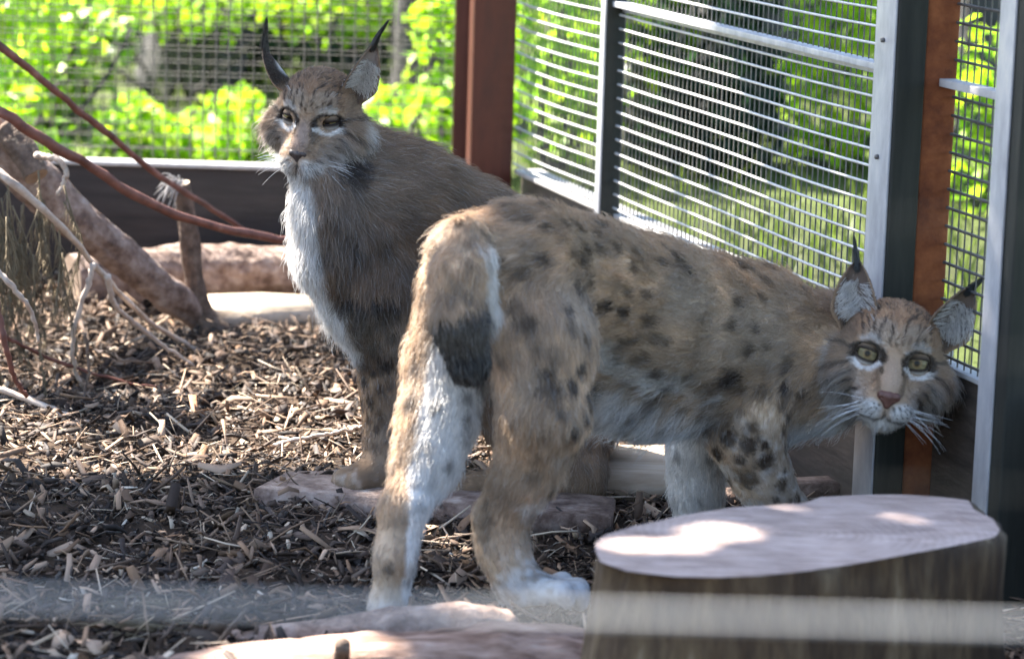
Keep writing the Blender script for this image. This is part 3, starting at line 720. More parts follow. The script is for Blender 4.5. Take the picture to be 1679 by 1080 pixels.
# turf
r = np.random.default_rng(77); n = 7000
p = np.stack([r.uniform(-3, 5, n), r.uniform(6.7, 20, n), np.zeros(n)], 1); 
p2_ = np.stack([r.uniform(.2, 2.5, n // 3), r.uniform(3.5, 8, n // 3), np.zeros(n // 3)], 1); p = np.vstack([p, p2_]); p = p[outside(p) > .06]; n = len(p)
hgt = r.uniform(.05, .16, n)[:, None]; yw = r.uniform(0, 6.28, n); sd_ = np.stack([np.cos(yw), np.sin(yw), 0 * yw], 1) * .006
bend = np.stack([r.normal(0, .35, n), r.normal(0, .35, n), np.ones(n)], 1) * hgt
p[:, 2] = -.01
V = np.stack([p - sd_, p + sd_, p + sd_ * .6 + bend * [.4, .4, .6], p - sd_ * .6 + bend * [.4, .4, .6], p + bend], 1)
f4 = np.arange(n)[:, None] * 5 + np.array([0, 1, 2, 3]); f3 = np.arange(n)[:, None] * 5 + np.array([3, 2, 4])
me = mesh_np('turf', V.reshape(-1, 3), [f4, f3]); pal = np.array([(.03, .045, .012), (.05, .075, .015), (.09, .13, .02)])
vcol(me, np.repeat(pal[r.integers(0, 3, n)], 5, 0)); link('grass', me, M['leafA'], label='sunlit green grass beyond the fences', cat='grass', kind='stuff', smooth=False)

#%%LYNX
# ------------------------------------------------------------------ lynxes
TAN, WHT, DRK = np.array([.33, .205, .115]), np.array([.72, .69, .66]), np.array([.022, .014, .010])

class Prim:
    def __init__(s, a, ra, b, rb, L=.022, W=0., I=None, lay=.8, flow=None, k=0, grp='body', name=''):
        s.a = np.asarray(a, float); s.b = np.asarray(b, float); s.ra = ra; s.rb = rb; s.L = L; s.W = W; s.lay = lay
        s.I = np.zeros(3) if I is None else np.asarray(I, float); s.grp = grp; s.name = name; s.ell = None
        d = s.b - s.a; s.flow = unit(d) if flow is None and np.linalg.norm(d) > 1e-6 else (np.zeros(3) if flow is None else np.asarray(flow, float))
    def dist(s, p):
        if s.ell is not None:
            c, B, rad = s.ell; q = (p - c) @ B; k0 = np.linalg.norm(q / rad, axis=1); k1 = np.linalg.norm(q / rad ** 2, axis=1)
            return k0 * (k0 - 1) / np.maximum(k1, 1e-9)
        ab = s.b - s.a; l2 = ab @ ab
        t = np.clip(((p - s.a) @ ab) / l2, 0, 1) if l2 > 1e-12 else np.zeros(len(p))
        return np.linalg.norm(p - s.a - t[:, None] * ab, axis=1) - (s.ra + t * (s.rb - s.ra))

def chain(rows, **kw):              # rows: (px, py, radius in px, Y[, dict]) -> prims between neighbours
    out = []
    for r0, r1 in zip(rows[:-1], rows[1:]):
        d = dict(kw); d.update(r0[4] if len(r0) > 4 else {})
        out.append(Prim(P(*r0[:2], r0[3]), r0[2] * r0[3] / FPX, P(*r1[:2], r1[3]), r1[2] * r1[3] / FPX, **d))
    return out

KG = {'body': .011, 'head': .0048, 'foot': .004}
def field(prims, p, want=False, ks=1.0):
    D = np.stack([q.dist(p) for q in prims], 0)
    gs = []
    for g in KG:
        idx = [i for i, q in enumerate(prims) if q.grp == g]
        if idx:
            k = KG[g] * ks; d = D[idx]; mn = d.min(0); gs.append(mn - k * np.log(np.exp(-(d - mn) / k).sum(0)))
    gs = np.stack(gs, 0); k = .010 * ks; mn = gs.min(0); r = mn - k * np.log(np.exp(-(gs - mn) / k).sum(0))
    return (r, D) if want else r

def carve(d, p, cuts):              # smooth hollows
    for c, r in cuts:
        e = r - np.linalg.norm(p - c, axis=1); h = min(.004, r * .4)
        mx = np.maximum(d, e); d = np.where(np.abs(d - e) < h, mx + (h - np.abs(d - e)) ** 2 / (4 * h), mx)
    return d

def polygonise(prims, cuts, h=.0045, ks=1.0):
    lo = np.min([np.minimum(q.a - q.ra, q.b - q.rb) for q in prims], 0) - .03; hi = np.max([np.maximum(q.a + q.ra, q.b + q.rb) for q in prims], 0) + .03
    F = 4; n = (np.ceil((hi - lo) / (h * F)).astype(int) + 1)
    g = np.stack(np.meshgrid(*[np.arange(k) for k in n], indexing='ij'), -1).reshape(-1, 3)
    dc = field(prims, lo + g * h * F, ks=ks).reshape(n)
    m = np.abs(dc) < h * F * 1.9
    big = np.where(dc < 0, -.05, .05).astype(np.float32)
    fine = np.repeat(np.repeat(np.repeat(big, F, 0), F, 1), F, 2); fm = np.repeat(np.repeat(np.repeat(m, F, 0), F, 1), F, 2)
    idx = np.argwhere(fm); off = -(F // 2)
    vals = np.empty(len(idx), np.float32)
    for s in range(0, len(idx), 400000):
        p = lo + (idx[s:s + 400000] + off) * h
        vals[s:s + 400000] = carve(field(prims, p, ks=ks), p, cuts)
    fine[fm] = vals
    gr = openvdb.FloatGrid(background=.05); gr.copyFromArray(fine)
    v, t, qd = gr.convertToPolygons(isovalue=0.0, adaptivity=0.0)
    v = lo + (np.asarray(v, float) + off) * h
    t = np.asarray(t, np.int32); qd = np.asarray(qd, np.int32)
    return v, [qd] + ([t] if len(t) else [])

def seg_mask(X, Z, pts, w, soft=.5):
    d = np.full(len(X), 1e9); p = np.stack([X, Z], 1)
    pts = np.asarray(pts, float)
    for a, b in zip(pts[:-1], pts[1:]):
        ab = b - a; t = np.clip(((p - a) @ ab) / (ab @ ab), 0, 1); d = np.minimum(d, np.linalg.norm(p - a - t[:, None] * ab, axis=1))
    return sstep(w * (1 + soft), w * (1 - soft), d)
def blob(X, Z, cx, cz, rx, rz, soft=.35):
    return sstep(1 + soft, 1 - soft, np.hypot((X - cx) / rx, (Z - cz) / rz))
def mix(c, k, m_): return c * (1 - m_[:, None]) + np.asarray(k) * m_[:, None]

def face_colour(loc, S):            # loc: head-local metres (x across, y forward, z up)
    X = np.abs(loc[:, 0]) * 1000; Y_ = loc[:, 1] * 1000; Z = loc[:, 2] * 1000
    jx = (vnoise(loc, .010, 3) - .5) * 5; jz = (vnoise(loc, .010, 4) - .5) * 5; X = X + jx * .6; Z = Z + jz * .6
    n1 = vnoise(loc, .006, 5); front = sstep(-75, -35, Y_)
    base = S['face']; c = np.tile(base, (len(X), 1)) * (.75 + .5 * n1)[:, None]
    c = mix(c, base * [1.12, .92, .72], blob(X, Z, 25, 55, 40, 40) * .6)
    # crown streaks
    ph = X / 10 + (vnoise(loc * [1, 1, .35], .012, 6) - .5) * 2.2
    st = sstep(.15, .75, np.sin(ph * 6.28)) * sstep(14, 24, Z) * sstep(78, 50, X) * sstep(.18, .4, vnoise(loc, .010, 9))
    c = mix(c, WHT * [.75, .68, .58], (1 - st) * blob(X, Z, 22, 34, 24, 20) * .55)
    c = mix(c, DRK * 1.8, st * .88)
    # nose bridge
    c = mix(c, S['bridge'], blob(X, Z, 0, -32, 15, 36) * front)
    c = mix(c, S['face'] * .42, seg_mask(X, Z, [(20, -6), (20, -30), (17, -50)], 3.5) * .75 * front)
    # muzzle, chin, cheeks
    c = mix(c, WHT * .95, blob(X, Z, 27, -78, 21, 15) * front)
    c = mix(c, WHT, blob(X, Z, 0, -101, 30, 14) * front)
    c = mix(c, WHT * .85, blob(X, Z, 62, -60, 26, 34) * .7)
    c = mix(c, WHT * .9, sstep(80, 94, X) * sstep(45, 5, Z) * .85)
    c = mix(c, WHT * .95, sstep(-78, -98, Z) * .95)
    c = mix(c, S['face'] * .85, blob(X, Z, 45, -42, 17, 15) * .65)
    # eyes
    c = mix(c, WHT, seg_mask(X, Z, [(21, -11), (30, -21), (42, -23), (54, -17), (61, -8)], 3.4) * .9 * front)
    c = mix(c, WHT, seg_mask(X, Z, [(17, 10), (16.5, 0), (18, -9)], 3.6) * .9 * front)
    c = mix(c, WHT * .85, seg_mask(X, Z, [(24, 22), (36, 26), (50, 22)], 4.5) * .65 * front)
    c = mix(c, DRK * 2, seg_mask(X, Z, [(26, 34), (26, 24)], 2.5) * .7 * front)
    e = np.hypot((X - 38) / 24, Z / 17); c = mix(c, DRK, sstep(1.22, 1.06, e) * sstep(.6, .8, e) * (Z > -9) * front)
    c = mix(c, DRK, seg_mask(X, Z, [(17, -4), (15, -12), (17, -22)], 2.0) * .8 * front)
    # cheek bars
    for q in ([(60, 4), (74, 7), (95, 3)], [(62, -14), (74, -17), (92, -26)], [(56, -29), (70, -33), (86, -45)], [(54, -42), (66, -47), (80, -62)], [(46, -54), (58, -62), (70, -76)]):
        c = mix(c, DRK * 1.4, seg_mask(X, Z, q, 2.5, .6) * .8 * sstep(-100, -65, Y_))
    c = mix(c, WHT * .95, sstep(50, 62, X) * sstep(-50, -68, Z) * .9)
    # whisker rows, lips
    for r_ in ([(13, -70), (20, -68.5), (27, -66), (33, -63)], [(14, -76), (21.5, -75.5), (29, -73.5), (36, -70)], [(17, -82), (25, -81), (32, -79)]):
        for a in r_: c = mix(c, DRK, blob(X - jx * .6, Z - jz * .6, a[0], a[1], 2.1, 1.5, .3) * front)
    c = mix(c, DRK * 1.3, seg_mask(X, Z, [(0, -68), (0, -84), (9, -88.5), (20, -90), (32, -89)], 1.6) * front * S.get('lip', .8))
    c = mix(c, DRK, blob(X, Z, 72, -92, 13, 9) * .8 * S.get('ruffdark', 1))
    return c

def make_curves(name, pos, rad, colr, mat, parent):     # pos (n, k, 3)
    n, k, _ = pos.shape
    cv = bpy.data.hair_curves.new(name); cv.add_curves([k] * n)
    cv.attributes['position'].data.foreach_set('vector', pos.astype(np.float32).ravel())
    ra = cv.attributes.get('radius') or cv.attributes.new('radius', 'FLOAT', 'POINT')
    ra.data.foreach_set('value', np.broadcast_to(rad, (n, k)).astype(np.float32).ravel())
    if colr is not None:
        ca = cv.attributes.new('col', 'FLOAT_COLOR', 'CURVE'); c4 = np.ones((n, 4), np.float32); c4[:, :3] = colr; ca.data.foreach_set('color', c4.ravel())
    cv.materials.append(mat)
    o = bpy.data.objects.new(name, cv); COL.objects.link(o); o.parent = parent
    return o

def grow(root, nrm, flow, L, lay, colr, rad, r, clump=.55, seed=0, pts=5, grav=.12, messy=.26, cl_every=14, droop=None):
    n = len(root)
    fl = flow + r.normal(0, messy, (n, 3)) + (np.stack([vnoise(root, .03, seed + k) for k in range(3)], 1) - .5) * .55
    fl = fl - nrm * (fl * nrm).sum(1, keepdims=True); fl = unit(fl)
    L = L * r.uniform(.65, 1.2, n) * (.8 + .4 * vnoise(root, .02, seed + 9))
    lay = np.clip(lay + r.normal(0, .06, n), .05, .97)
    t = np.linspace(0, 1, pts)[None, :, None]
    lf = (1 - lay)[:, None, None]
    pos = root[:, None] - nrm[:, None] * .001 + L[:, None, None] * (fl[:, None] * lay[:, None, None] * (t ** 1.25) + nrm[:, None] * (lf * (t - .35 * t * t) * 1.25))
    pos = pos + np.array([0, 0, -1.0]) * (L[:, None, None] * grav * t * t) + r.normal(0, 1, (n, pts, 3)) * (L[:, None, None] * .03 * t)
    if clump and n > cl_every * 4:
        m_ = n // cl_every; gi = r.choice(n, m_, replace=False)
        kd = KDTree(m_)
        for a, b in enumerate(gi): kd.insert(root[b], a)
        kd.balance(); f = kd.find
        near = np.fromiter((f(x)[1] for x in root), np.int64, n); gp = pos[gi[near]]
        pos = pos + (gp - pos) * (clump * r.uniform(.4, 1, n)[:, None, None] * t ** 1.6)
    rr = rad * np.array([1.0, .95, .8, .55, .2])[None, :] if pts == 5 else rad * np.linspace(1, .2, pts)[None]
    return pos, rr

def sample(v, tris, n, r, dens=None):
    a, b, c = v[tris[:, 0]], v[tris[:, 1]], v[tris[:, 2]]
    ar = np.linalg.norm(np.cross(b - a, c - a), axis=1) * (1 if dens is None else dens[tris].mean(1))
    k = r.choice(len(tris), n, p=ar / ar.sum()); u = r.random((n, 2)); fl = u.sum(1) > 1; u[fl] = 1 - u[fl]
    w = np.stack([1 - u.sum(1), u[:, 0], u[:, 1]], 1)
    return k, w

def build_lynx(S):
    r = np.random.default_rng(S['seed'])
    hp = S['head_pos']; hf = unit(S['head_fwd']); hu = S['head_up']; hu = unit(hu - hf * np.dot(hu, hf)); hx = np.cross(hu, hf)
    B = np.stack([hx, hf, hu], 1)                       # local -> world columns
    hs = S['head_scale']
    def HL(x, y, z): return hp + B @ (np.array([x, y, z]) * hs)
    def hprim(a, ra, b=None, rb=None, **k):
        b = a if b is None else b; return Prim(HL(*a), ra * hs, HL(*b), (ra if rb is None else rb) * hs, grp='head', name='head', **k)
    pr = list(S['prims'])
    e = Prim(HL(0, -.055, .022), .06, HL(0, -.055, .022), .06, grp='head', name='head', L=.013, lay=.82); e.ell = (HL(0, -.055, .022), B, np.array([.072, .078, .066]) * hs); pr.append(e)
    for s in (-1, 1):
        pr += [hprim((s * .033, -.026, .028), .024, L=.009, lay=.86), hprim((s * .050, -.042, -.020), .041, L=.017, lay=.8),
               hprim((s * .036, -.014, -.034), .025, L=.010, lay=.86),
               hprim((s * .019, .033, -.072), .0215, L=.007, lay=.82), hprim((s * .018, .006, -.064), .030, L=.010, lay=.84),
               hprim((s * .051, -.062, -.022), .031, (s * .053, -.064, -.048), .022, L=.036, lay=.62)]
    pr += [hprim((0, -.018, .016), .0265, (0, .040, -.047), .0210, L=.005, lay=.92), hprim((0, .020, -.090), .0165, L=.010, lay=.84),
           hprim((0, -.05, -.060), .042, (0, .005, -.080), .026, L=.022, lay=.78, W=.9)]
    eyes = [HL(s * .038, -.0095, 0.0) for s in (-1, 1)]; ER = .0178 * hs
    v, faces = polygonise(pr, [(c, ER * 1.06) for c in eyes] + [(c + hf * .020 * hs - hu * S.get('cz', 0), ER * S['carve']) for c in eyes] + [(c + hf * .038 * hs - hu * S.get('cz', 0), ER * S['carve'] * 1.1) for c in eyes])
    me = mesh_np('lynx', v, faces)
    root_o = link('lynx', me, M['skin'], label=S['label'], cat='lynx', group='two lynxes in the enclosure')
    me.calc_loop_triangles()
    v = np.empty(len(me.vertices) * 3, np.float32); me.vertices.foreach_get('co', v); v = v.reshape(-1, 3).astype(float)
    nm = np.empty(len(v) * 3, np.float32); me.vertices.foreach_get('normal', nm); nm = nm.reshape(-1, 3).astype(float)
    d0 = field(pr, v[::97] + nm[::97] * .003)
    if np.mean(d0) < -.0005: me.flip_normals(); nm = -nm
    tris = np.empty(len(me.loop_triangles) * 3, np.int32); me.loop_triangles.foreach_get('vertices', tris); tris = tris.reshape(-1, 3)
    _, D = field(pr, v, True)
    Wt = np.exp(-np.clip(D - D.min(0), 0, .2) / .010); Wt /= Wt.sum(0)
    at = lambda f: Wt.T @ np.array([f(q) for q in pr])
    Lh, lay, wh, Iv, flow = at(lambda q: q.L), at(lambda q: q.lay), at(lambda q: q.W), at(lambda q: q.I), at(lambda q: q.flow)
    hw = at(lambda q: 1.0 if q.grp == 'head' else 0.0)
    loc = (v - hp) @ B / hs
    # flow on the head runs back from the nose, outwards and down in the ruff
    rad_ = v - HL(0, .055, -.055); hfl = unit(rad_) + hx * (np.sign(loc[:, 0]) * .25)[:, None]
    ruff = sstep(.045, .07, np.abs(loc[:, 0])) * sstep(.03, -.03, loc[:, 2])
    hfl = hfl * (1 - ruff[:, None]) + ruff[:, None] * (-hu * .75 + hx * (np.sign(loc[:, 0]) * .55)[:, None] - hf * .45)
    flow = flow * (1 - hw[:, None]) + hfl * hw[:, None]
    flow = flow - nm * (flow * nm).sum(1, keepdims=True)
    Lh = Lh + ruff * hw * .022; lay = lay - ruff * hw * .26
    tree = BVHTree.FromPolygons([tuple(x) for x in v], [tuple(x) for x in tris])
    def hit(px, py):
        d = ray(px, py); h_ = tree.ray_cast(Vector(CAM), Vector(unit(d)))
        return None if h_[0] is None else (np.array(h_[0]), np.array(h_[1]))
    spots = []
    for sx, sy, sr, dk in S['spots']:
        h_ = hit(sx, sy)
        if h_: spots.append((h_[0], sr * h_[0][1] / FPX, dk))
    # scattered spots all over the coat, so that the far flank is spotted as well
    k = r.choice(len(v), S['rand_spots'], replace=False, p=(1 - hw) / (1 - hw).sum())
    for a in k: spots.append((v[a], r.uniform(*S['spot_r']), r.uniform(*S['spot_d'])))
    nrm_white = sstep(-.35, -.85, nm[:, 2]) * S['under']
    inner = sstep(.15, .6, (nm * Iv).sum(1)) * (np.linalg.norm(Iv, axis=1) > .2)
    white_v = np.clip(np.maximum(np.maximum(wh, nrm_white), inner * S['inner']), 0, 1)
    spot_v = np.zeros(len(v)); 
    skd = KDTree(len(v))
    for a in range(len(v)): skd.insert(v[a], a)
    skd.balance()
    for (p_, sr, dk) in spots:
        ax = r.normal(0, 1, 3); 
        for co, a, dd in skd.find_range(Vector(p_), sr * 1.6):
            wob = 1 + .5 * (hash3(np.array([a]), np.array([7]), np.array([3]), 2)[0] - .5)
            spot_v[a] = max(spot_v[a], dk * float(sstep(1.45, .65, np.array([dd / sr * wob]))[0]))
    def body_colour(p, n_, white, spot, lw):
        g1 = vnoise(p, .035, 21); g2 = vnoise(p, .009, 22); g3 = vnoise(p, .09, 23)
        c = S['coat'] * (.55 + .9 * g1)[:, None] * (.7 + .6 * g2)[:, None]
        c = mix(c, S['coat_grey'], sstep(.35, .75, g3) * .55)
        dorsal = sstep(.45, .95, n_[:, 2]); c = mix(c, S['dorsal'], dorsal * .55)
        wn = np.clip(white + (g2 - .5) * .45 * (white > .05) , 0, 1)
        c = mix(c, WHT * .97, sstep(.2, .75, wn))
        c = mix(c, DRK * np.array([1.5, 1.35, 1.2]), np.clip(spot * (1 - .35 * wn), 0, 1))
        for (za, zb, kc, f) in S.get('extra', []): pass
        return c
    def colour(p, n_, white, spot, h_):
        cb = body_colour(p, n_, white, spot, None)
        cf = face_colour((p - hp) @ B / hs, S)
        hh = sstep(.35, .75, h_)[:, None]; c = cb * (1 - hh) + cf * hh
        if 'tail' in S:
            a, b_, ra = S['tail']; t_ = ((p - a) @ (b_ - a)) / ((b_ - a) @ (b_ - a)); dd = np.linalg.norm(p - a - np.clip(t_, 0, 1)[:, None] * (b_ - a), axis=1)
            mk = sstep(-.12, .08, t_) * sstep(ra * 1.7, ra * 1.35, dd); c = mix(c, np.array([.012, .011, .012]), mk)
        return c
    vcol(me, colour(v, nm, white_v, spot_v, hw) * .8)
    # coat
    e_d = np.min([np.linalg.norm(v - c, axis=1) for c in eyes], 0)
    dens = (1 + 5 * sstep(.5, .9, hw)) * (e_d > ER * 1.06)
    nose_d = np.linalg.norm((loc - np.array([0, .055, -.059])) / [1.45, 1, 1], axis=1); dens = dens * (nose_d > .0120)
    N_ = S['hairs']; k, w_ = sample(v, tris, N_, r, dens)
    ip = lambda A: (A[tris[k]] * (w_[:, :, None] if A.ndim == 2 else w_)).sum(1)
    R_, n_, f_ = ip(v), unit(ip(nm)), ip(flow); l_, y_, wv, sv, hv = ip(Lh), ip(lay), ip(white_v), ip(spot_v), ip(hw)
    ed = np.min([np.linalg.norm(R_ - c, axis=1) for c in eyes], 0); l_ = l_ * (.35 + .65 * sstep(ER * 1.15, ER * 2.2, ed)) 
    cl = colour(R_, n_, wv, sv, hv) * r.uniform(.72, 1.22, (N_, 1))
    pale = r.random(N_) < .10 * (1 - hv * .5); cl[pale] = cl[pale] * .65 + WHT * .28
    cl = np.clip(cl, .004, .86)
    gh = r.random(N_) < .07; l_ = np.where(gh, l_ * 1.55, l_); y_ = np.where(gh, y_ * .72, y_)
    pos, rr = grow(R_, n_, f_, l_, y_, cl, S.get('hr', .00034), r, clump=.6, seed=S['seed'])
    rr = np.broadcast_to(rr, (N_, 5)) * (1 - .30 * hv[:, None])
    make_curves('fur', pos, rr, cl, M['fur'], root_o)
    # ears: cupped shells with a dark back, white inner hair and a black tuft
    for s, E in zip((-1, 1), S['ears']):
        bc, tip, face, hwid = (np.array(E['base']), np.array(E['tip']), unit(np.array(E['face'])), E['w'])
        upv = tip - bc; Le = np.linalg.norm(upv); upv /= Le; face = unit(face - upv * (face @ upv)); sdv = np.cross(upv, face)
        nu, nv = 17, 20; u = np.linspace(-1, 1, nu); t = np.linspace(0, 1, nv)
        Uu, Tt = np.meshgrid(u, t); wt = hwid * (1 - Tt ** 2.1) ** .75 * (.62 + .38 * sstep(0, .35, Tt)) + .0012
        cup = (np.abs(Uu) ** 2.2) * wt * .75 - .35 * hwid * (1 - Tt) ** 1.2 - .10 * Le * Tt ** 2 * 0
        fr = bc + upv * (Le * Tt)[..., None] + sdv * (wt * Uu * (1 - .12 * np.abs(Uu)))[..., None] + face * cup[..., None]
        bk = fr - face * .0035 - sdv * (Uu * .001)[..., None]
        vv = np.concatenate([fr.reshape(-1, 3), bk.reshape(-1, 3)]); o2 = nu * nv
        i_ = np.arange(nv - 1)[:, None] * nu; j_ = np.arange(nu - 1)[None]
        qf = np.stack([i_ + j_, i_ + j_ + 1, i_ + nu + j_ + 1, i_ + nu + j_], -1).reshape(-1, 4); qb = qf[:, ::-1] + o2
        rim = np.r_[np.arange(nv) * nu, (nv - 1) * nu + np.arange(1, nu), (np.arange(nv - 1) * nu + nu - 1)[::-1]]
        qr = np.stack([rim[:-1], rim[1:], rim[1:] + o2, rim[:-1] + o2], -1)
        W_ = np.array([HL(*x) for x in vv]); em = mesh_np('ear', W_, [qf, qb, qr])
        inc = S['ear_in'] * np.ones((o2, 3)); rimm = sstep(.75, .98, np.abs(Uu)).ravel(); inc = mix(inc, S['face'] * 1.0, rimm)
        dkm = sstep(.55, .9, Tt).ravel() * .9; spt = blob(Uu.ravel(), Tt.ravel(), 0.1, .48, .55, .2)
        bc_ = np.tile(DRK * 1.6, (o2, 1)); bc_ = mix(bc_, WHT * .55, spt); bc_ = mix(bc_, S['face'] * .9, sstep(.3, .1, Tt.ravel()))
        inc = mix(inc, DRK * 2, sstep(.85, 1, Tt).ravel())
        vcol(em, np.concatenate([inc, bc_])); eo = link('ear', em, M['skin'], root_o)
        # ear fur
        em.calc_loop_triangles(); et = np.empty(len(em.loop_triangles) * 3, np.int32); em.loop_triangles.foreach_get('vertices', et); et = et.reshape(-1, 3)
        nrmf = B @ face; nn_ = 9000; k, w_ = sample(W_, et, nn_, r)
        uu = np.concatenate([Uu.ravel()] * 2); tt = np.concatenate([Tt.ravel()] * 2); isb = np.r_[np.zeros(o2), np.ones(o2)]
        g = lambda A: (A[et[k]] * w_).sum(1)
        R_ = (W_[et[k]] * w_[:, :, None]).sum(1); ub, tb, bb = g(uu), g(tt), g(isb)
        cc = np.concatenate([inc, bc_]); cl = (cc[et[k]] * w_[:, :, None]).sum(1) * r.uniform(.7, 1.25, (nn_, 1))
        nr_ = np.where((bb > .5)[:, None], -nrmf, nrmf); upw = B @ upv; sdw = B @ sdv
        fl = upw + sdw * (np.where(bb < .5, -ub * .8, ub * .2))[:, None]
        lf = np.where(bb > .5, .007, .007); 
        pos, rr = grow(R_, nr_, np.tile(1.0, (nn_, 1)) * fl, lf * (1 - .4 * tb), np.full(nn_, .82), cl, .00038, r, clump=.3, seed=3, messy=.12)
        make_curves('ear_fur', pos, rr, np.clip(cl, .004, .85), M['fur'], eo)
        # long pale hairs crossing the hollow from the inner edge
        nl = 800; tb = r.uniform(.02, .72, nl); sgn = np.where(r.random(nl) < .85, -s, s) * 1.0; tb = .14 + .75 * tb; ub = sgn * r.uniform(.15, .92, nl)
        ii = np.clip((tb * (nv - 1)).astype(int), 0, nv - 1); jj = np.clip(((ub + 1) / 2 * (nu - 1)).astype(int), 0, nu - 1)
        R_ = np.array([HL(*x) for x in fr[ii, jj]]) + r.normal(0, .0015, (nl, 3))
        fl = upw * .9 - sdw * (sgn * .75)[:, None]
        pos, rr = grow(R_, np.tile(nrmf, (nl, 1)), fl, np.full(nl, .032) * (1 - .5 * tb), np.full(nl, .8), None, .00040, r, clump=.55, seed=4, messy=.2, cl_every=18)
        if E.get('inner', True): make_curves('inner_hair', pos, rr, np.clip(WHT * r.uniform(.75, 1.15, (nl, 1)), 0, .85), M['fur'], eo)
        # tuft
        nt_ = 420; tv = unit(np.array(E['tuft'])); tw = B @ tv; R_ = HL(*tip) - upw * r.uniform(0, .016 * hs, nt_)[:, None] + r.normal(0, .0022, (nt_, 3))
        t5 = np.linspace(0, 1, 6)[None, :, None]; ln = (E['tl'] * r.uniform(.45, 1.05, nt_))[:, None, None]
        bend = B @ np.array(E.get('bend', (0, 0, 0)))
        pos = R_[:, None] + tw * ln * t5 + bend * ln * t5 ** 2 + (HL(*tip) - R_)[:, None] * (t5 * .75) + r.normal(0, .0008, (nt_, 6, 3)) * t5
        make_curves('tuft', pos, .0005 * np.linspace(1, .25, 6)[None], np.full((nt_, 3), .012), M['fur'], eo)
    # eyes and lids
    for s, c in zip((-1, 1), eyes):
        gz = unit(S['gaze'][0 if s < 0 else 1]); nu, nv = 32, 40
        up_ = unit(np.cross(gz, np.cross(np.array([0, 0, 1.0]), gz))); sx_ = np.cross(up_, gz)
        th = np.linspace(0, math.pi, nv)[:, None]; ph = np.linspace(0, 2 * math.pi, nu, endpoint=False)[None]
        pz = np.cos(th) + 0 * ph; bul = 1 + .05 * sstep(.75, 1, pz)
        p_ = c + ER * bul[..., None] * (gz * pz[..., None] + sx_ * (np.sin(th) * np.cos(ph))[..., None] + up_ * (np.sin(th) * np.sin(ph))[..., None])
        i_ = np.arange(nv - 1)[:, None] * nu; j_ = np.arange(nu)[None]; j2_ = (j_ + 1) % nu
        qd = np.stack([i_ + j_, i_ + nu + j_, i_ + nu + j2_, i_ + j2_], -1).reshape(-1, 4)
        em = mesh_np('eye', p_.reshape(-1, 3), qd); a_ = np.degrees(th + 0 * ph).ravel(); PU = S['pupil']
        cc = np.tile(np.array([.02, .016, .012]), (len(a_), 1)); fib = .8 + .4 * hash3((ph * 60 + 0 * th).ravel().astype(int), np.zeros(len(a_), int), np.zeros(len(a_), int), 1)
        cc = mix(cc, np.array([.10, .085, .035]), sstep(56, 52, a_)); cc = mix(cc, S['iris'], sstep(51, 44, a_)); cc = cc * fib[:, None]
        cc = mix(cc, S['iris'] * [1.1, .75, .55], sstep(PU + 14, PU + 5, a_) * .6); cc = mix(cc, np.array([.004, .004, .004]), sstep(PU + 3, PU - 1, a_))
        vcol(em, cc); em.materials.append(M['eye']); eo = link('eye', em, None, root_o)
        # lids: shell patches of a slightly larger sphere, almond opening in between
        az = np.radians(np.linspace(-88, 88, 33)); op = S['open'][0 if s < 0 else 1]
        f_ = np.clip(np.cos(az) , 0, 1) ** .55
        tilt = math.radians(9) * np.sin(az) * (1 if s > 0 else -1)
        upr = np.radians(op[0]) * f_ + tilt; lwr = np.radians(-op[1]) * f_ + tilt
        for nmn, e0, sg in (('upper_eyelid', upr, 1), ('lower_eyelid', lwr, -1)):
            rows = []
            for kk, w2 in enumerate(np.linspace(0, 1, 9)):
                el = e0 + (sg * math.radians(86) - e0) * w2; R2 = ER * (1.10 - .02 * (kk == 0))
                rows.append(c + R2 * ((np.cos(el) * np.sin(az))[:, None] * hx + (np.cos(el) * np.cos(az))[:, None] * hf + np.sin(el)[:, None] * hu))
            inn = c + ER * 1.005 * ((np.cos(e0) * np.sin(az))[:, None] * hx + (np.cos(e0) * np.cos(az))[:, None] * hf + np.sin(e0)[:, None] * hu)
            g_ = np.stack([inn] + rows, 0); nn2 = len(az); i_ = np.arange(9)[:, None] * nn2; j_ = np.arange(nn2 - 1)[None]
            qd = np.stack([i_ + j_, i_ + j_ + 1, i_ + nn2 + j_ + 1, i_ + nn2 + j_], -1).reshape(-1, 4)
            lm = mesh_np(nmn, g_.reshape(-1, 3), qd); cc = np.tile(DRK * .8, (10, nn2, 1)).reshape(-1, 3)
            k10 = np.repeat(np.arange(10), nn2); tgt = S['lid_low'] if sg < 0 else S['face'] * .55
            cc = mix(cc, tgt, sstep(1.8, 4.5, k10.astype(float))); vcol(lm, cc); link(nmn, lm, M['lid'], eo)
            # short lid fur
            g2 = np.stack(rows, 0); nl = 900; a_ = r.uniform(1.2, 7.9, nl); b_ = r.uniform(0, nn2 - 1.01, nl); ai, bi = a_.astype(int), b_.astype(int)
            R_ = g2[ai, bi] + (g2[ai + 1, bi] - g2[ai, bi]) * (a_ - ai)[:, None] + (g2[ai, bi + 1] - g2[ai, bi]) * (b_ - bi)[:, None]
            n3 = unit(R_ - c); cl = np.tile(tgt, (nl, 1)) * r.uniform(.75, 1.15, (nl, 1))
            fl = hu * sg * .6 + hx * (np.sign((R_ - c) @ hx) * .5)[:, None]
            pos, rr = grow(R_, n3, np.tile(1.0, (nl, 1)) * fl, np.full(nl, .005), np.full(nl, .88), cl, .00032, r, clump=0, seed=5)
            make_curves('lid_fur', pos, rr, np.clip(cl, .004, .85), M['fur'], eo)
    # nose
    NL = lambda x, y, z: HL(x * 1.35, .0570 + y, -.0575 + z * 1.3)
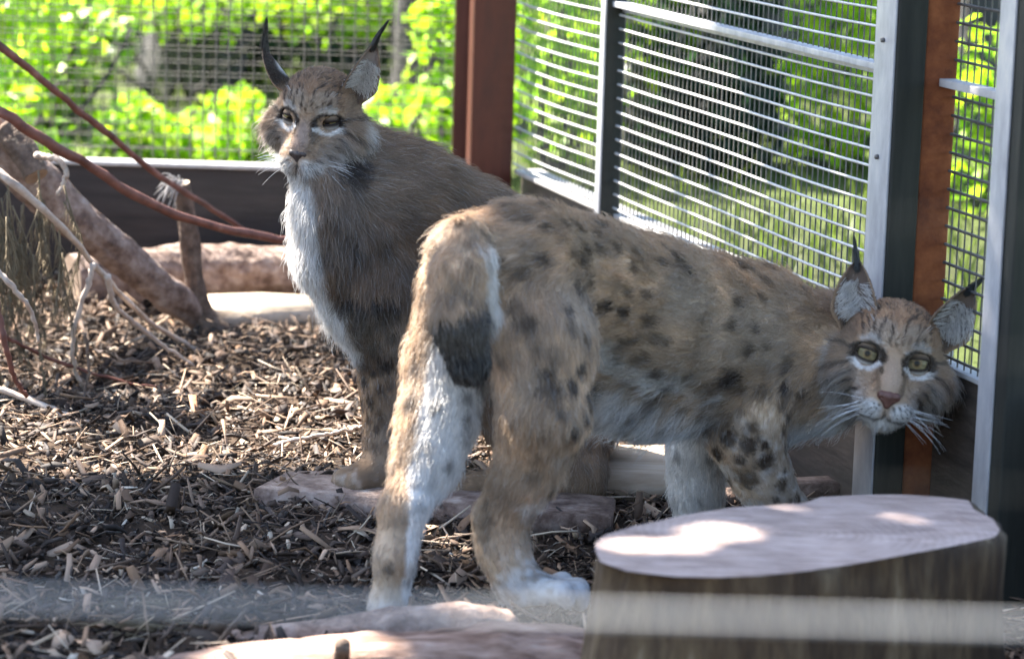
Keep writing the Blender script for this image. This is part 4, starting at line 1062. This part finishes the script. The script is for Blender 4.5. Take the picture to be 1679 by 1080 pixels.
    np_ = [Prim(NL(-.0085, 0, .0035), .0058 * hs, NL(.0085, 0, .0035), .0058 * hs), Prim(NL(0, .0015, .002), .0068 * hs, NL(0, -.002, -.009), .0040 * hs),
           Prim(NL(-.0085, 0, .002), .0055 * hs, NL(0, -.0015, -.008), .0036 * hs), Prim(NL(.0085, 0, .002), .0055 * hs, NL(0, -.0015, -.008), .0036 * hs), Prim(NL(0, -.004, .006), .0075 * hs, NL(0, -.008, .008), .0075 * hs)]
    hole = [(NL(sg * .0085, .0062, -.0010), .0030 * hs) for sg in (-1, 1)]
    v2, f2 = polygonise(np_, hole, .0011, .12); nm_ = mesh_np('nose', v2, f2)
    link('nose', nm_, S['nosemat'], root_o)
    # whiskers
    wp, wr = [], []
    for s in (-1, 1):
        for kk in range(15):
            a = np.array([s * r.uniform(.018, .034), .040 - r.uniform(0, .012), r.uniform(-.082, -.066)])
            L_ = r.uniform(.05, .085); dr = unit(np.array([s * 1.0, r.uniform(-.1, .35), r.uniform(-.55, .18)]))
            t6 = np.linspace(0, 1, 8)[:, None]; q_ = a + dr * L_ * t6 + np.array([s * -.1, -.25, -.35]) * (L_ * t6 ** 2 * r.uniform(.2, .9))
            wp.append([HL(*x) for x in q_])
    for s in (-1, 1):
        for kk in range(4):
            a = np.array([s * .03, -.005, .030]); dr = unit(np.array([s * r.uniform(.1, .5), .5, 1.0])); t6 = np.linspace(0, 1, 8)[:, None]
            wp.append([HL(*x) for x in a + dr * .035 * t6 + np.array([s * .3, -.3, 0]) * .03 * t6 ** 2])
    make_curves('whiskers', np.array(wp), .00036 * np.linspace(1, .25, 8)[None], None, M['whisker'], root_o)
    print('lynx', S['label'][:20], len(v), 'verts', len(spots), 'spots')
    return root_o

mt, n, l, b = nodes('eye'); a = n.new('ShaderNodeAttribute'); a.attribute_name = 'col'; l.new(a.outputs['Color'], b.inputs['Base Color'])
b.inputs['Roughness'].default_value = .08; b.inputs['Specular IOR Level'].default_value = .12; b.inputs['Coat Weight'].default_value = .0; b.inputs['Coat Roughness'].default_value = .02
M['eye'] = mt; M['lid'] = mat_attr('eyelid', .7, .2)
def nose_mat(name, c): return mat_noise(name, [(.3, tuple(x * .7 for x in c)), (.7, c)], 300, rough=.45, bump=.5, bscale=900, dist=.0008, spec=.4)

def cam_dir(p): return unit(CAM - p)
def head_frame(p, yaw, pitch, roll):        # degrees; yaw towards the viewer's right, pitch up, roll clockwise as seen
    f = cam_dir(p); rt = unit(np.cross(f, CU)); rt = -rt if rt @ CR < 0 else rt; up = np.cross(rt, -f) ; up = up if up @ CU > 0 else -up
    y, pt, rl_ = (math.radians(a) for a in (yaw, pitch, roll))
    f2 = f * math.cos(y) * math.cos(pt) + rt * math.sin(y) * math.cos(pt) + up * math.sin(pt)
    u2 = up * math.cos(rl_) + rt * math.sin(rl_)
    return f2, u2

# --- the walking lynx
A = unit(np.array([.76, .65, 0])); RT = np.array([A[1], -A[0], 0])      # heading, and its right-hand side (towards us)
B1 = dict(L=.030, lay=.80)
pr = chain([(1300, 575, 98, 4.47), (1232, 560, 122, 4.46), (1140, 545, 128, 4.40), (1050, 515, 126, 4.32), (950, 470, 112, 4.24), (858, 440, 106, 4.16), (775, 425, 72, 4.11)], **B1)
pr += chain([(1450, 580, 58, 4.46), (1365, 580, 88, 4.49), (1270, 590, 100, 4.47)], L=.034, lay=.76)
pr += chain([(1420, 640, 30, 4.44), (1345, 655, 38, 4.46), (1275, 685, 40, 4.45)], L=.036, lay=.7, W=.75)        # throat
pr += chain([(1170, 640, 66, 4.41), (1060, 640, 64, 4.34), (990, 640, 52, 4.28)], L=.044, lay=.70, W=.62, flow=unit(np.array([-.5, -.4, -.55])))   # belly
pr += chain([(862, 470, 88, 4.14), (885, 560, 86, 4.09), (893, 680, 66, 4.05), (864, 770, 49, 4.07)], L=.022, lay=.82)          # right thigh
pr += chain([(864, 770, 49, 4.07), (824, 846, 42, 4.10)], L=.016, lay=.84, W=.12)
pr += chain([(815, 850, 34, 4.11), (824, 900, 36, 4.10), (848, 955, 32, 4.085)], L=.012, lay=.86, W=.2)
pr += chain([(848, 958, 32, 4.08), (885, 982, 27, 4.07)], L=.009, lay=.88, W=.6)
for tx, ty, tY in ((922, 976, 4.020), (944, 978, 4.050), (948, 972, 4.085), (922, 962, 4.115)):
    pr += chain([(892, 968, 19, (tY + 4.07) / 2), (tx, ty - 6, 17, tY), (tx + 8, ty + 10, 13, tY)], L=.006, lay=.88, W=.65, grp='foot')
pr += chain([(764, 480, 76, 4.16), (734, 590, 62, 4.14), (716, 690, 58, 4.10), (698, 760, 48, 4.06)], L=.024, lay=.80, I=RT * 1.0)
pr += chain([(698, 760, 48, 4.06), (664, 832, 34, 4.01)], L=.018, lay=.82, I=RT)
pr += chain([(660, 835, 33, 4.0), (648, 910, 29, 3.985), (638, 1000, 29, 3.985)], L=.013, lay=.86, W=.0, I=unit(A * .7 + RT * .5) * .9)
pr += chain([(637, 1000, 29, 3.985), (640, 1022, 26, 3.975), (668, 1024, 22, 4.01)], L=.008, lay=.88, W=.85, grp='foot')
pr += chain([(1235, 630, 72, 4.40), (1222, 715, 56, 4.385), (1248, 780, 45, 4.40), (1292, 850, 38, 4.43), (1318, 892, 34, 4.45)], L=.009, lay=.88, W=.30)
pr += chain([(1318, 892, 33, 4.45), (1352, 898, 26, 4.45)], L=.008, lay=.88, W=.7, grp='foot')
pr += chain([(1170, 660, 58, 4.50), (1142, 740, 42, 4.52), (1142, 800, 38, 4.52), (1150, 868, 34, 4.52)], L=.018, lay=.84, W=.78)
pr += chain([(1150, 868, 33, 4.52), (1178, 878, 26, 4.51)], L=.008, lay=.88, W=.8, grp='foot')
tl = [(764, 385, 30, 4.05), (746, 450, 33, 4.00), (750, 520, 37, 3.985), (768, 592, 35, 3.985)]
pr += chain(tl, L=.020, lay=.80)
pr += chain([(788, 425, 16, 4.02), (795, 530, 16, 4.04)], L=.022, lay=.75, W=1.0)
hp1 = P(1464, 588, 4.345); f1, u1 = head_frame(hp1, 5, -3, 11.5)
sp1 = [(560 + a / 2.572, 300 + b / 2.572, c, d) for a, b, c, d in
       [(880, 100, 9, .8), (770, 120, 24, .35), (800, 150, 10, .6), (1110, 180, 8, .7), (965, 180, 8, .6), (870, 320, 9, .7), (1130, 520, 10, .85), (1200, 550, 9, .8), (780, 575, 14, .7), (1040, 655, 8, .6),
        (1010, 770, 12, .8), (1070, 775, 8, .8), (870, 790, 10, .8), (975, 850, 11, .8), (900, 860, 12, .75), (835, 865, 8, .6), (1090, 860, 10, .9), (1035, 895, 10, .9), (1025, 970, 8, .8), (930, 960, 9, .6),
        (980, 1040, 11, .85), (950, 520, 8, .7), (730, 510, 10, .6), (1185, 750, 8, .6), (1290, 750, 9, .6), (1250, 660, 8, .6), (1335, 660, 8, .6), (400, 930, 9, .8), (535, 890, 9, .8), (530, 985, 9, .8), (460, 1180, 9, .8),
        (300, 1040, 16, .5), (290, 1130, 16, .5), (420, 500, 22, .4), (1000, 300, 8, .6), (1060, 420, 8, .6), (820, 690, 9, .5), (880, 700, 8, .5), (1180, 280, 9, .6), (1240, 360, 9, .6), (1300, 480, 9, .6)]]
sp1 += [(940 + a / 3.358, 560 + b / 3.358, c / 3.358 * .95, d) for a, b, c, d in
        [(850, 530, 45, .95), (965, 570, 45, .95), (1055, 570, 25, .9), (785, 610, 40, .9), (920, 655, 30, .95), (1065, 660, 45, .95), (965, 760, 50, .7), (1150, 785, 35, .85), (1235, 870, 28, .95), (845, 425, 42, .6),
         (720, 485, 35, .7), (770, 455, 30, .7), (985, 475, 32, .7), (1115, 870, 20, .8), (1165, 715, 15, .8), (905, 380, 35, .5), (875, 210, 60, .8), (1060, 270, 45, .6), (1170, 245, 34, .9), (1280, 270, 34, .8), (1150, 340, 40, .4), (1200, 400, 30, .4),
         (760, 260, 40, .5), (500, 190, 25, .6), (410, 100, 25, .5), (330, 240, 28, .4), (150, 245, 25, .9), (75, 290, 28, .9), (60, 395, 25, .8), (15, 485, 28, .9)]]
gz1 = [cam_dir(hp1)] * 2
lynx_a = build_lynx(dict(seed=1, lid_low=WHT * .75, carve=.95, label='spotted tawny lynx walking behind the stump, looking back over its shoulder', prims=pr, head_pos=hp1, head_fwd=f1, head_up=u1, head_scale=1.0,
    coat=np.array([.47, .33, .215]), coat_grey=np.array([.46, .385, .31]), dorsal=np.array([.41, .255, .15]), face=np.array([.40, .275, .18]), bridge=np.array([.40, .285, .20]),
    spots=[(a, b, c * 1.25, min(1, d * 1.2)) for a, b, c, d in sp1], rand_spots=420, spot_r=(.006, .012), spot_d=(.35, .9), under=.9, inner=.95, hairs=330000, lip=.8, ruffdark=.2,
    ears=[dict(base=(-.060, -.042, .030), tip=(-.079, -.040, .134), face=(-.30, 1, .1), w=.043, tuft=(-.30, 0, .8), tl=.034, bend=(.0, 0, .1)),
          dict(base=(.060, -.042, .030), tip=(.098, -.040, .130), face=(.35, 1, .1), w=.043, tuft=(.62, 0, .62), tl=.036, bend=(0, 0, .15))],
    ear_in=np.array([.13, .095, .075]), gaze=gz1, pupil=13, iris=np.array([.19, .16, .085]), open=[(19, 27), (19, 27)], nosemat=nose_mat('nose_pink', (.13, .058, .042)),
    tail=(P(748, 512, 3.985), P(768, 605, 3.985), 42 * 3.98 / FPX)))

# --- the sitting lynx
pr = chain([(560, 310, 72, 4.80), (610, 335, 94, 4.83), (670, 340, 100, 4.86), (760, 405, 112, 4.90), (850, 500, 125, 4.94), (905, 640, 130, 4.95)], L=.030, lay=.82)
pr += chain([(540, 225, 52, 4.84), (575, 275, 72, 4.86), (640, 300, 74, 4.88)], L=.030, lay=.80)
pr += chain([(515, 270, 34, 4.74), (535, 345, 48, 4.74), (545, 420, 52, 4.75), (582, 500, 42, 4.76), (606, 560, 24, 4.77)], L=.036, lay=.70, W=.0, I=np.array([-1.05, -.15, 0]), flow=unit(np.array([.05, -.15, -1])))   # bib
pr += chain([(600, 390, 92, 4.82), (635, 470, 78, 4.81), (640, 550, 58, 4.80)], L=.026, lay=.82, flow=np.array([.15, 0, -1]))
pr += chain([(640, 550, 55, 4.79), (642, 640, 46, 4.78), (642, 715, 41, 4.77), (645, 765, 38, 4.765)], L=.012, lay=.86, W=.08)
pr += chain([(645, 765, 37, 4.765), (605, 785, 27, 4.745)], L=.009, lay=.88, W=.12)
for tx, ty, tY in ((566, 786, 4.725), (561, 787, 4.745), (568, 783, 4.765), (585, 790, 4.705)):
    pr += chain([(602, 785, 20, (tY + 4.75) / 2), (tx, ty, 18, tY)], L=.006, lay=.88, W=.2, grp='foot')
pr += chain([(690, 500, 62, 4.93), (700, 640, 44, 4.93), (702, 755, 38, 4.93), (675, 780, 28, 4.91)], L=.014, lay=.85)
pr += chain([(880, 640, 105, 4.86), (905, 745, 66, 4.80), (955, 780, 34, 4.755)], L=.022, lay=.82)
pr += chain([(960, 735, 38, 4.79), (945, 790, 36, 4.765), (820, 800, 26, 4.74), (770, 800, 26, 4.735)], L=.012, lay=.86)
hp2 = P(508, 196, 4.745); f2, u2 = head_frame(hp2, -20, -12, 8)
sp2 = [(440 + a / 2.7, 160 + b / 2.7, c, d) for a, b, c, d in [(345, 900, 14, .9), (410, 940, 11, .9), (480, 910, 9, .8), (505, 960, 14, .9), (560, 920, 10, .8), (390, 650, 7, .6), (240, 690, 7, .6), (370, 320, 22, .9), (530, 900, 8, .8),
       (400, 990, 9, .8), (450, 985, 9, .7), (300, 540, 9, .4), (345, 600, 12, .4), (410, 700, 14, .4), (500, 650, 14, .35)]]
sp2 += [(480 + a / 3.177, 500 + b / 3.177, c, d) for a, b, c, d in [(330, 150, 8, .8), (395, 105, 8, .8), (420, 200, 10, .75), (360, 270, 10, .7), (520, 150, 9, .8), (480, 300, 12, .8), (420, 345, 8, .9), (370, 395, 8, .9), (400, 500, 7, .7), (360, 515, 7, .7),
       (455, 440, 7, .6), (435, 645, 6, .7), (395, 600, 6, .6), (460, 610, 6, .6), (500, 420, 7, .5), (425, 740, 5, .5), (450, 570, 6, .5)]]
lynx_b = build_lynx(dict(seed=2, lid_low=WHT * .5, carve=.50, cz=.003, label='grey brown lynx sitting upright with eyes nearly shut and white bib', prims=pr, head_pos=hp2, head_fwd=f2, head_up=u2, head_scale=.86,
    coat=np.array([.235, .15, .092]), coat_grey=np.array([.26, .20, .155]), dorsal=np.array([.25, .155, .09]), face=np.array([.32, .22, .145]), bridge=np.array([.29, .21, .165]),
    spots=[(a, b, c * 1.3, min(1, d * 1.25)) for a, b, c, d in sp2], rand_spots=70, spot_r=(.004, .007), spot_d=(.2, .5), under=.4, inner=1.0, hairs=300000, lip=1.0, ruffdark=1.0,
    ears=[dict(base=(-.056, -.046, .030), tip=(-.118, -.050, .114), face=(-1.0, .25, .25), w=.040, inner=False, tuft=(-.06, 0, .9), tl=.045, bend=(.1, 0, .1)),
          dict(base=(.060, -.046, .032), tip=(.103, -.045, .152), face=(.75, .8, .1), w=.042, tuft=(.22, 0, .8), tl=.042, bend=(.25, 0, .0))],
    ear_in=np.array([.22, .18, .16]), gaze=[unit(f2 + [0, 0, -.15])] * 2, pupil=16, iris=np.array([.10, .085, .04]), open=[(8, 9), (1, 7)], nosemat=nose_mat('nose_dark', (.05, .035, .032))))

#%%FRONT
# ------------------------------------------------------------------ strained wires of the visitors' barrier, close to the lens
fb = empty('wire_barrier', (0, 1.1, 0), label='strained galvanised wires of the barrier between the viewer and the enclosure', cat='fence')
for k, (py, rd, mw) in enumerate(((1003, .0014, 'wirelit'), (781, .0005, 'darkpost'), (559, .0006, 'darkpost'), (337, .0004, 'darkpost'))):  # upper wires take a dark colour in place of shade
    c0 = P(839.5, py, 1.1); t = np.linspace(-1.2, 1.2, 60)[:, None]
    p = c0 * [0, 1, 1] + t * np.array([1.0, 0, 0]); p[:, 2] += .0006 * np.sin(p[:, 0] * 9 + k)
    v, qd, tt = tube_geo(p, rd, 8); child('wire', mesh_np('wire', v, [qd, tt]), M[mw], fb)
for x in (-1.21, 1.21):
    box_obj('barrier_post', (x - .03, 1.07, -.05), (.06, 0, 0), (0, .06, 0), (0, 0, 1.9), M['darkpost'], fb)
